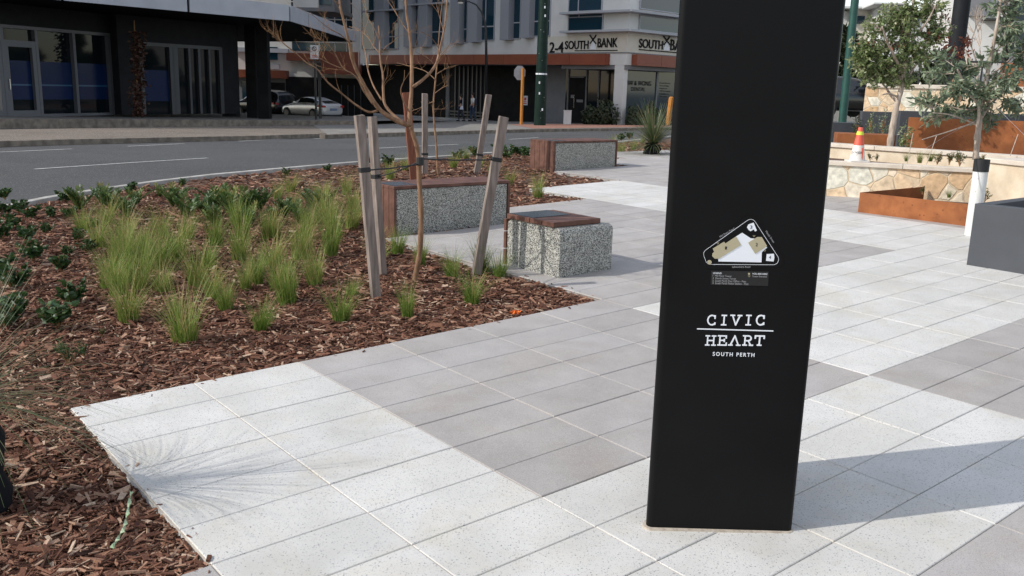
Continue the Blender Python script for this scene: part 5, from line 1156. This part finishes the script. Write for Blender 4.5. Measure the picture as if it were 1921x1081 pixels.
cb = AT(584, 222.5, 57); cy = math.atan2(.62, -.78)
dv = Vector((math.cos(cy), math.sin(cy), 0))
car('silver coupe parked with its tail to the road, behind the white no parking sign', cb-dv*2.1, cy, coupe, 'car_silver', (.85,3.35), .33, (2,5), 1.84, (.80,.62,.0))
suv = [(0,.4,1.0,1.05,.8,.66),(.1,.3,1.05,1.5,.93,.68),(.35,.28,1.05,1.70,.95,.68),(1.2,.28,1.05,1.78,.96,.68),(2.2,.28,1.05,1.78,.96,.68),(2.9,.28,1.04,1.70,.96,.68),(3.6,.28,1.02,1.12,.95,.72),(4.4,.3,.95,.98,.93,.7),(4.75,.36,.75,.78,.8,.6)]
cb = AT(498, 220.5, 60); car('black four wheel drive parked left of the silver coupe, half hidden by columns', cb-dv*2.3, cy, suv, 'car_black', (.95,3.75), .38, (1,5), 1.95, (.95,.8,.0))
cb = AT(1588, 222, 40); car('dark four wheel drive parked beside the green pole, right of the pylon', cb-Vector((2,-.6,0)), R(20), suv, 'car_black', (.95,3.75), .38, (1,5), 1.95, (.95,.8,.0))
# ------------------------------------------------------------------ terraced stone walls and planters on the right
def capwall(lab, A, B, th, z0, z1, cap=.055, over=.03, m='stone', grp='limestone retaining walls', ends=True):
    A = Vector((A[0],A[1],0)); B = Vector((B[0],B[1],0)); t = (B-A).normalized(); n = Vector((-t.y, t.x, 0)); n = n if n.dot(A) > 0 else -n
    w_ = thing('stone_wall', lab, 'wall', (A.x, A.y, z0), grp)
    mb = MB(); wallbox(mb, A, B, th, z0, z1-cap); mb.build('stone_face', M_[m], w_)
    mb = MB(); L = (B-A).length; k = max(1, round(L/1.1))
    for i in range(k):
        a = A+t*(L*i/k+.003)-n*over; b = A+t*(L*(i+1)/k-.003)-n*over; wallbox(mb, a, b, th+2*over, z1-cap, z1)
    mb.build('capping', M_['limestone_cap'], w_, bev=.006); return w_
z1 = .775; A = RZ(1500, 299, z1); B = RZ(1905, 320.5, z1)
capwall('front low stone wall with crazy paved sandstone face behind the triangular rusty planter', A, B, .16, .2, z1)
W1A, W1B = A, B
z2 = .93; A2 = RZ(1500, 265, z2); B2 = RZ(1990, 298, z2)
capwall('second cream stone wall, one step behind and above the front low wall', A2, B2, .25, .3, z2, m='stone_cut')
z3 = .95; A3 = RZ(1850, 296, z3); B3 = RZ(2040, 315, z3)
capwall('cream stone block wall at the right edge, just behind the near grey planter', A3, B3, 1.2, .15, z3, m='stone_cut')
# planting soil between front and second wall
t_ = (Vector(W1B)-Vector(W1A)); so = MB(); q = [W1A+Vector((.02,.19,0)), W1B+Vector((.1,.2,0)), B2, A2]; so.prism([(p.x, p.y) for p in q], .5, .71); tag(so.build('planter_soil', M_['mulch_soil']), 'dark soil filling the bed between the two low stone walls', 'soil')
# triangular corten planter
def corten(lab, pts, z0, z1, th=.012, soil=.06, name='steel_planter', m='corten', open_=()):
    p0 = pts[0]; t = thing(name, lab, 'planter', (p0[0], p0[1], z0), 'planters on the plaza'); n = len(pts)
    a = sum(pts[i][0]*pts[(i+1)%n][1]-pts[(i+1)%n][0]*pts[i][1] for i in range(n)); P = [Vector((p[0], p[1], 0)) for p in (pts if a > 0 else pts[::-1])]
    inn = []
    for i in range(n):
        e0 = (P[i]-P[i-1]).normalized(); e1 = (P[(i+1)%n]-P[i]).normalized(); n0 = Vector((-e0.y,e0.x,0)); n1 = Vector((-e1.y,e1.x,0)); b = (n0+n1).normalized(); inn.append(P[i]+b*th/max(.3, b.dot(n0)))
    mb = MB(); vs = [(p.x,p.y,z0) for p in P]+[(p.x,p.y,z1) for p in P]+[(p.x,p.y,z1) for p in inn]+[(p.x,p.y,z0) for p in inn]
    fs = []
    for i in range(n):
        j = (i+1)%n
        if len(open_) and all(min((Vector((q[0],q[1],0))-P[k]).length for q in open_) < .001 for k in (i, j)): continue
        fs += [(i,j,n+j,n+i),(n+i,n+j,2*n+j,2*n+i),(2*n+i,2*n+j,3*n+j,3*n+i)]
    mb.add(vs, fs); mb.build('walls', M_[m], t, bev=.003)
    mb = MB(); mb.prism([(p.x,p.y) for p in inn], z0, z1-soil); mb.build('soil', M_['mulch_soil'], t); return t
TF = G(1609, 398); TR = G(1800, 423); zt3 = AT(1612, 361, TF.y).z; TRx = TF+(TR-TF)*1.5; AP = RZ(1735, 353, zt3)
wd_ = (Vector(W1B)-Vector(W1A)); wd_.z = 0; wd_.normalize(); wn = Vector((wd_.y, -wd_.x, 0))
def onwall(p, off=.04): q = Vector(W1A)+wd_*((Vector(p)-Vector(W1A)).dot(wd_)); return q + wn*off*(1 if wn.y < 0 else -1)
AP = onwall(AP); TE = onwall(TRx+Vector((.9,.7,0)))
tri_ = corten('low pointed rusty steel planter standing on the paving before the front stone wall', [(TF.x,TF.y),(TRx.x,TRx.y),(TE.x,TE.y),(AP.x,AP.y)], .2, zt3, soil=.17, open_=[(TE.x,TE.y),(AP.x,AP.y)])
# near grey planter
g0 = G(1813, 497); zg = AT(1829, 382, g0.y).z; g1 = g0+GB*2.2; g2_ = g1+GA*1.6; g3 = g0+GA*1.6
corten('smooth dark grey box planter at the right edge of the paving', [(g0.x,g0.y),(g1.x,g1.y),(g2_.x,g2_.y),(g3.x,g3.y)], .1, zg, th=.11, soil=.10, name='grey_planter', m='planter_grey')
# upper tiers
def slabwall(nm, lab, cat, x0, y0, x1, y1, yb, Y0, Y1, th, m, grp=None, cap=None):
    a, b = AT(x0, y0, Y0), AT(x1, y1, Y1); t = thing(nm, lab, cat, (a.x, a.y, .3), grp); mb = MB(); z = min(a.z, b.z); zb_ = AT(x0, yb, Y0).z-.1
    wallbox(mb, a, b, th, zb_, z); mb.build('panel', M_[m], t, bev=.004)
    if cap: mb = MB(); n = Vector((0,-.04,0)); wallbox(mb, a+n, b+n, th+.08, z+.001, z+.075); mb.build('capping', M_[cap], t, bev=.006)
    return t
slabwall('steel_planter', 'long rusty steel planter face above the second stone wall', 'planter', 1705, 220, 1990, 223, 300, 14.6, 13.8, .02, 'corten', 'planters on the plaza')
slabwall('steel_planter', 'small low rusty steel planter behind the traffic cone', 'planter', 1571, 250, 1682, 250.5, 275, 14.2, 14.0, .5, 'corten', 'planters on the plaza')
slabwall('grey_wall', 'grey rendered wall behind the leafy tree trunk', 'wall', 1618, 209, 1760, 207, 270, 15.6, 15.4, .2, 'planter_grey', 'grey rendered walls')
slabwall('grey_wall', 'lower grey rendered wall beside the green pole', 'wall', 1540, 229, 1617, 229, 270, 16.2, 16.2, .2, 'planter_grey', 'grey rendered walls')
slabwall('grey_wall', 'grey rendered wall behind the long rusty steel planter', 'wall', 1690, 208, 1990, 207, 270, 15.2, 14.8, .2, 'planter_grey', 'grey rendered walls')
w3 = slabwall('stone_wall', 'high sandstone wall with pale capping behind both leafy trees', 'wall', 1624, 164, 1990, 166, 240, 18, 16.6, .3, 'stone', 'limestone retaining walls', 'limestone_cap')
slabwall('steel_planter', 'rusty steel panel at the far right above the high sandstone wall', 'planter', 1878, 118, 1990, 119, 162, 21, 20.4, .02, 'corten', 'planters on the plaza')
# glass balustrade
bl = thing('balustrade', 'glass balustrade with dark rail on top of the high sandstone wall', 'balustrade', AT(1700, 160, 19)); a, b = AT(1690, 114, 19), AT(1885, 117, 18)
mb = MB(); mb.tube([a, b], .02, 6); mb.build('rail', M_['pole_black'], bl)
for k in range(6): p = a.lerp(b, k/5); mb = MB(); mb.tube([p, Vector((p.x,p.y,p.z-.6))], .018, 6); mb.build('post', M_['pole_black'], bl)
# traffic cone on the wall
cp = AT(1608, 301, (W1A.y+W1B.y)/2+.35); cp.z = z1+.002; cn_ = thing('traffic_cone', 'orange and white traffic cone with lime collar standing on the front stone wall', 'traffic cone', cp)
h_ = AT(1610, 239, cp.y).z-cp.z; r_ = .105
mb = MB(); mb.prism(round_poly([(cp.x-.14,cp.y-.12),(cp.x+.14,cp.y-.12),(cp.x+.14,cp.y+.12),(cp.x-.14,cp.y+.12)], .03), cp.z, cp.z+.018); mb.build('base', M_['cone_white'], cn_)
rc = lambda u: r_*(1-u)+.028*u
def band(nm, u0, u1, m, e=0): mb = MB(); mb.lathe([(rc(u0)+e, h_*u0),(rc(u1)+e, h_*u1)], cp, 24); mb.build(nm, M_[m], cn_, smooth=True)
band('white_sleeve', .04, .48, 'cone_white'); band('orange_cone', .4801, .78, 'cone_orange'); band('lime_collar', .7801, .88, 'cone_lime', .004); band('orange_tip', .8801, 1.0, 'cone_orange')
mb = MB(); mb.box(cp.x+.02, cp.x+.035, cp.y-.094, cp.y-.08, cp.z+h_*.06, cp.z+h_*.42); mb.build('red_streak', M_['cone_orange'], cn_)
CFc = Face((cp.x-.1, cp.y-.088), (1, 0)); ftext(CFc, 'private', 1598, 283, 1617, 290, .002, M_['sign_black'], cn_, 'lettering', .0005)
# tree guard
pg = G(1823, 441); tg = thing('tree_guard', 'white plastic pipe with black collar round the sparse tree trunk', 'tree guard', pg); zt4 = AT(1839, 299, pg.y).z
mb = MB(); mb.lathe([(.072,-.02),(.072,zt4-pg.z-.11),(.066,zt4-pg.z-.108),(.066,-.02)], pg, 28); mb.build('pipe', M_['pvc'], tg, smooth=True)
mb = MB(); hh = zt4-pg.z; mb.lathe([(.076,hh-.125),(.076,hh),(.068,hh),(.068,hh-.125)], pg, 28); mb.build('collar', M_['rubber'], tg, smooth=True)
# ------------------------------------------------------------------ leafy trees
def leaftree(nm, lab, trunk, limbs, clumps, Y, Ll, Lw, m, seed, tw=True, droop=-.35, reds=()):
    base = AT(*trunk[0][0][0], Y); t = thing(nm, lab, 'tree', base, 'leafy trees in the plaza beds'); mb = MB(); tips = []
    px_ = Y/FPX
    for pts, r0, r1, y0, y1 in trunk_limbs(trunk, limbs): tips.append(limb(mb, pts, r0*px_, r1*px_, Y+y0, Y+y1, 8))
    r = np.random.RandomState(seed); C = []; D = []; W = []; Tn = []; RC_ = []; RD = []; q = random.Random(seed)
    ends = []
    for (cx, cy, rx, ry, n) in clumps:
        c0 = AT(cx, cy, Y+q.uniform(-.25, .25)*rx*px_*2)
        # branchlets carry the leaves, so the crown has gaps between sprays
        hub = min((p for Q in tips for p in Q[len(Q)//3:]), key=lambda p: (p-c0).length)
        nb = max(4, int(n*(1.7 if seed == 21 else 1.35))//14)
        for k in range(nb):
            v = Vector(r.normal(size=3)); v.normalize(); v *= r.uniform(.25, 1)**.6
            e = c0+Vector((v.x*rx*px_, v.y*rx*px_*.9, v.z*ry*px_)); s_ = hub.lerp(c0, r.uniform(.2, .7)); mid = s_.lerp(e, .5)+Vector((0,0,.03*r.uniform(-1,1)))
            if tw: mb.tube([s_, mid, e], [.0045,.003,.0015], 4, cap=False)
            tt = r.uniform(0, 1)
            for j in range(14):
                u = r.uniform(.35, 1.08); p = s_.lerp(mid, u*2) if u < .5 else mid.lerp(e, u*2-1)
                d = (e-s_).normalized()*.5+Vector(r.normal(size=3))*.65+Vector((0,0,droop)); C.append(p); D.append(tuple(d)); W.append(r.uniform(.6,1.2)); Tn.append(min(1, max(0, tt*.6+r.uniform(0,.45))))
    mb.build('trunk', M_['gum_bark'], t, smooth='all')
    W = np.array(W); V, Fq, Tt = leafset(C, D, Ll*W, Lw*W, Tn, .18, seed); link('crown', npmesh('crown', V, Fq, Tt), M_[m], t)
    if reds:
        C = []; D = []; W = []
        for (cx, cy, rx, ry, n) in reds:
            c0 = AT(cx, cy, Y)
            for k in range(n): v = r.normal(size=3)*.5; C.append(c0+Vector((v[0]*rx*px_, v[1]*rx*px_, v[2]*ry*px_))); D.append(tuple(r.normal(size=3)+np.array([.3,0,.1]))); W.append(r.uniform(.6,1.2))
        W = np.array(W); V, Fq, Tt = leafset(C, D, Ll*W, Lw*W, r.uniform(0,1,len(C)), .1, seed); link('dry_leaves', npmesh('dry_leaves', V, Fq, Tt), M_['red_leaf'], t)
    return t
def trunk_limbs(a, b): return [(p, r0, r1, 0, 0) for p, r0, r1 in a] + b
leaftree('gum_tree', 'bushy green tree with dense glossy leaves and some rusty dry ones behind the traffic cone',
   [([(1668,290),(1671,262),(1677,225),(1683,195),(1690,170),(1694,140),(1700,100),(1706,60),(1712,20),(1716,-20)], 7, 2.2)], 
   [([(1682,190),(1672,180),(1662,165),(1650,150)], 3, 1.2, 0, .3),([(1684,182),(1668,176),(1655,178)], 2, 1, 0, -.3),([(1690,168),(1706,140),(1725,110),(1740,80)], 3.5, 1.2, 0, .4),([(1694,140),(1680,110),(1665,80),(1655,50)], 3, 1.2, 0, -.4),([(1700,100),(1716,70),(1740,40),(1755,10)], 3, 1, 0, -.3),([(1692,150),(1665,125),(1630,110)], 3, 1, 0, .2),([(1700,90),(1690,60),(1680,20)], 2.4, 1, 0, .3)],
   [(1690,58,42,34,520),(1648,84,40,36,560),(1622,116,30,30,420),(1668,125,40,30,520),(1720,98,44,38,560),(1752,60,34,30,420),(1722,32,34,24,320),(1672,30,34,26,330),(1640,150,32,17,300),(1700,20,26,24,220),(1748,10,30,22,280),(1612,90,20,24,180),(1690,150,34,16,220),(1640,48,24,22,200),(1688,-20,60,24,300)],
   14.0, .066, .028, 'gum_leaf', 21, reds=[(1770,28,12,10,30),(1790,98,26,14,130),(1812,78,10,9,50),(1765,75,14,16,60),(1665,85,50,14,50),(1730,78,20,30,50)])
leaftree('gum_tree', 'sparse grey green gum tree with long drooping leaves rising from the white pipe guard',
   [([(1830,300),(1834,260),(1838,225),(1842,190),(1850,150),(1858,110),(1868,60),(1876,10),(1880,-30)], 6, 2)],
   [([(1830,262),(1834,232),(1836,200),(1822,180),(1806,150),(1796,130)], 3.4, 1.4, 0, -.2),([(1838,225),(1860,195),(1885,170),(1921,140)], 3, 1.2, 0, .2),([(1842,190),(1822,160),(1815,130),(1812,95)], 2.2, 1, .0, .3),([(1833,235),(1810,225),(1780,215),(1750,212)], 1.8, .8, 0, -.2),([(1832,228),(1800,240),(1770,250),(1730,262)], 1.6, .7, 0, -.4),([(1850,150),(1885,120),(1921,90)], 2.4, 1, 0, .2),([(1836,205),(1800,205),(1760,190)], 2, .9, 0, .1)],
   [(1760,135,36,26,150),(1795,165,42,26,220),(1745,190,34,22,160),(1780,210,40,20,150),(1850,175,40,30,200),(1895,150,36,36,190),(1880,95,34,34,150),(1900,50,34,34,150),(1880,20,34,26,90),(1830,120,30,24,90),(1835,208,50,22,170),(1900,195,34,24,150),(1770,108,22,14,50),(1860,228,40,14,60),(1745,228,26,12,50),(1900,5,50,30,120),(1930,110,30,60,160)],
   9.5, .085, .026, 'blue_leaf', 22, droop=-.25)
gl = thing('guy_wire', 'thin pale support strings running down from the sparse gum tree', 'string', AT(1838, 215, 9.5)); mb = MB()
mb.tube([AT(1838,222,9.5), AT(1770,258,9.6), AT(1735,280,9.7)], .0011, 4); mb.build('string', M_['fin_grey'], gl)
mb = MB(); mb.tube([AT(1840,170,9.5), AT(1880,212,9.0), AT(1930,262,8.6)], .0011, 4); mb.build('string', M_['fin_grey'], gl)
# small plants in the beds
for i, (x, y, Y, s_, k) in enumerate([(1632,302,12.9,.6,'r'),(1645,303,12.8,.6,'r'),(1700,303,12.6,.6,'g'),(1725,306,12.5,.8,'g'),(1758,309,12.3,.9,'r'),(1780,310,12.1,1.0,'r'),(1800,312,11.9,1.1,'r'),(1835,316,11.6,1.0,'r'),(1745,303,12.5,.7,'g'),(1730,365,11.0,.6,'r'),(1780,371,10.9,.5,'g'),(1835,378,10.8,.9,'r'),(1846,380,10.7,.9,'r')]):
    p = AT(x, y, Y); lab = {9:'small plant in the pointed end of the triangular rusty planter',10:'dry grass in the triangular rusty planter',4:'strappy green shrub in the soil left of the white pipe guard'}.get(i)
    t = thing('bed_plant', lab or ('low green plants in the soil bed above the front stone wall' if i < 9 else 'leafy plants in the triangular rusty planter behind the white pipe guard'), 'plant', p, 'small plants in the raised beds')
    if k == 'g': o = bpy.data.objects.new('blades', protos[i%6]); COL.objects.link(o); o.parent = t; t.scale = (s_*.6,)*3
    else:
        for me, n_ in zip(ROS[i%2], ('leaves', 'stems')): o = bpy.data.objects.new(n_, me); COL.objects.link(o); o.parent = t
        t.scale = (s_*1.1,)*3
    t.rotation_euler = (0,0,rnd.uniform(0,6.28))
for (x, y, x2, y2, Y) in ((1702,307,1713,250,12.4),(1738,309,1757,255,12.2),(1895,293,1910,252,12.0)):
    a = AT(x, y, Y); tt = thing('garden_cane', 'thin leaning bamboo cane in the raised beds behind the front stone wall', 'cane', a, 'bamboo canes in the raised beds'); mb = MB(); mb.tube([a, AT(x2, y2, Y)], .005, 5); mb.build('cane', M_['joint_sand'], tt)
bush('bed_shrub', 'silvery sapling with sparse leaves in front of the grey wall, right of the cone', AT(1655, 252, 14.9), .12, .12, .28, 160, .05, .02, 'blue_leaf', 31)
bush('bed_shrub', 'thin yellowish sapling directly right of the traffic cone', AT(1631, 252, 14.9), .07, .07, .26, 110, .05, .02, 'gum_leaf', 32)
bush('bed_shrub', 'dark twiggy shrub directly behind the traffic cone tip', AT(1607, 250, 14.6), .1, .1, .17, 140, .05, .02, 'dark_leaf', 33)
bush('bed_shrub', 'green shrub at the left end of the long rusty steel planter', AT(1697, 272, 13.6), .13, .1, .22, 200, .06, .018, 'gum_leaf', 34)
# ------------------------------------------------------------------ far right background
tp_, p = pole_thing('street_pole', 'slim teal green street pole right of the black pylon', 'pole', 1580, 230, 30)
q = AT(1605, 0, 30); mb = MB(); mb.tube([p-Vector((0,0,.5)), Vector((p.x,p.y,9))], [.135,.115], 12); mb.build('shaft', M_['pole_teal'], tp_, smooth=True)
c = AT(1796, 75, 24); dc = thing('dark_column', 'round black column behind the two leafy trees', 'column', (c.x, c.y, 1.2)); mb = MB(); mb.lathe([(.2,0),(.2,7)], (c.x,c.y,1.2), 20); mb.build('shaft', M_['facade_dark'], dc, smooth=True)
hb = thing('white_apartments', 'white rendered building with grey panel behind the sparse gum tree', 'building', AT(1850, 160, 40)); HF = Face(AT(1808, 120, 40), (1, -.25))
def hbx(x0, y0, x1, y1, m, nm, o0=0, o1=.1, F=HF, par=hb): mb = MB(); F.pbox(mb, x0, y0, x1, y1, o0, o1); return mb.build(nm, M_[m], par)
hbx(1806, -150, 2050, 190, 'render_white', 'main_wall', -8, 0); hbx(1822, -40, 1858, 30, 'wall_mid', 'grey_panel', 0, .2); g_ = hbx(1903, -60, 1935, 95, 'glass_blue', 'window'); hbx(1893, -60, 1902, 150, 'wall_black', 'dark_pier', 0, .4)
hbx(1872, 2, 1886, 14, 'glass_blue', 'window'); hbx(1850, 34, 1880, 36, 'pole_black', 'awning', 0, .8); hbx(1903, 40, 1935, 43, 'render_white', 'frame', .101, .2, par=g_)
h1 = thing('white_house', 'pale flat roofed house against the sky right of the teal pole', 'building', AT(1610, 60, 80)); H1 = Face(AT(1610, 60, 80), (1, -.1))
def gb(F, par, x0, y0, x1, y1, m, nm, o0, o1): mb = MB(); F.pbox(mb, x0, y0, x1, y1, o0, o1); return mb.build(nm, M_[m], par)
gb(H1, h1, 1591, 16, 1632, 120, 'render_cream', 'wall', -8, 0); gb(H1, h1, 1540, 21, 1591, 120, 'render_white', 'wall', -7, -.5); gb(H1, h1, 1570, 12, 1640, 15.5, 'render_white', 'roof', -9, .9); gb(H1, h1, 1600, 30, 1622, 45, 'glass_blue', 'window', 0, .1)
h2 = thing('arched_house', 'white house with arched parapet behind the bushy green tree', 'building', AT(1720, 60, 75)); H2 = Face(AT(1720, 60, 75), (1, -.15))
gb(H2, h2, 1650, 8, 1700, 150, 'render_white', 'wall', -8, 0); gb(H2, h2, 1700, 20, 1760, 150, 'render_white', 'wall', -8, .3); gb(H2, h2, 1760, 11, 1800, 150, 'render_cream', 'wall', -8, .6); gb(H2, h2, 1640, 5, 1705, 8, 'render_white', 'roof', -8.5, .8); gb(H2, h2, 1705, 30, 1725, 48, 'glass_blue', 'window', .3, .4); gb(H2, h2, 1770, 34, 1790, 60, 'glass_blue', 'window', .6, .7)
pts = [H2.hit(1778+22*math.cos(R(a)), 13-8*math.sin(R(a)), .6) for a in range(0, 181, 15)]; vs = [H2.pt(u, z, .6) for u, z in pts]+[H2.pt(u, z, -6) for u, z in pts]; n = len(pts); mb = MB(); mb.add(vs, [tuple(range(n)), tuple(range(2*n-1,n-1,-1))]+[((i+1)%n,i,n+i,n+(i+1)%n) for i in range(n)]); mb.build('arched_roof', M_['render_white'], h2)
def crown(lab, px, pyb, pyt, rpx, Y, n, L, m, seed, nm='background_tree', tint=(0,1)):
    b = AT(px, pyb, Y); tz = AT(px, pyt, Y).z; h = tz-b.z; rx = rpx/FPX*Y; r = np.random.RandomState(seed)
    K = 14; cc = np.stack([r.uniform(-.6,.6,K)*rx, r.uniform(-.6,.6,K)*rx, r.uniform(.2,.85,K)*h], 1); cr_ = r.uniform(.28,.5,K)*min(rx*1.3,h)
    ii = r.randint(0, K, n); v = r.normal(size=(n,3)); v /= np.linalg.norm(v,axis=1)[:,None]; P = cc[ii]+v*(cr_[ii]*r.uniform(.6,1,n)**.5)[:,None]; P[:,2] = np.clip(P[:,2], .05*h, h)
    V, Fq, Tt = leafset(P+np.array(b), r.normal(size=(n,3)), L*r.uniform(.6,1.3,n), L*.55*r.uniform(.6,1.3,n), r.uniform(*tint, n), .1, seed)
    t = thing(nm, lab, 'tree', b, 'background trees'); link('crown', npmesh('crown', V, Fq, Tt), M_[m], t)
    mb = MB(); mb.tube([b-Vector((0,0,.8)), b+Vector((0,0,h*.45)), b+Vector((rx*.1,0,h*.8))], [.03*h,.02*h,.008*h], 8); mb.build('trunk', M_['gum_bark'], t); return t
crown('dark conifer like tree right behind the pylon edge', 1578, 215, 34, 24, 52, 2600, .42, 'dark_leaf', 41); crown('dark green tree left of the bushy green tree, beyond the parked car', 1612, 225, 110, 30, 55, 2400, .4, 'dark_leaf', 42)
crown('dark hedge like tree behind the bushy green tree', 1672, 190, 120, 60, 48, 3000, .35, 'dark_leaf', 43); crown('mid green tree behind the round black column', 1765, 170, 100, 40, 40, 2200, .28, 'dark_leaf', 44, tint=(.4,1))
# pale leafless tree before the white apartments
b_ = AT(1830, 175, 34); bt = thing('leafless_tree', 'pale fine twigged leafless tree in front of the white apartments', 'tree', b_); mb = MB(); q = random.Random(9)
def branch(p, d, L, r, k):
    e = p+d*L; mb.tube([p, p.lerp(e,.5)+Vector((q.uniform(-1,1),q.uniform(-1,1),0))*L*.05, e], [r, r*.8, r*.6], 5, cap=False)
    if k == 0: return
    for _ in range(3): branch(e, (d+Vector((q.uniform(-.7,.7), q.uniform(-.7,.7), q.uniform(-.1,.4)))).normalized(), L*.72, r*.6, k-1)
branch(b_-Vector((0,0,.5)), Vector((0,0,1)), 1.3, .07, 4); mb.build('branches', M_['gum_bark'], bt)
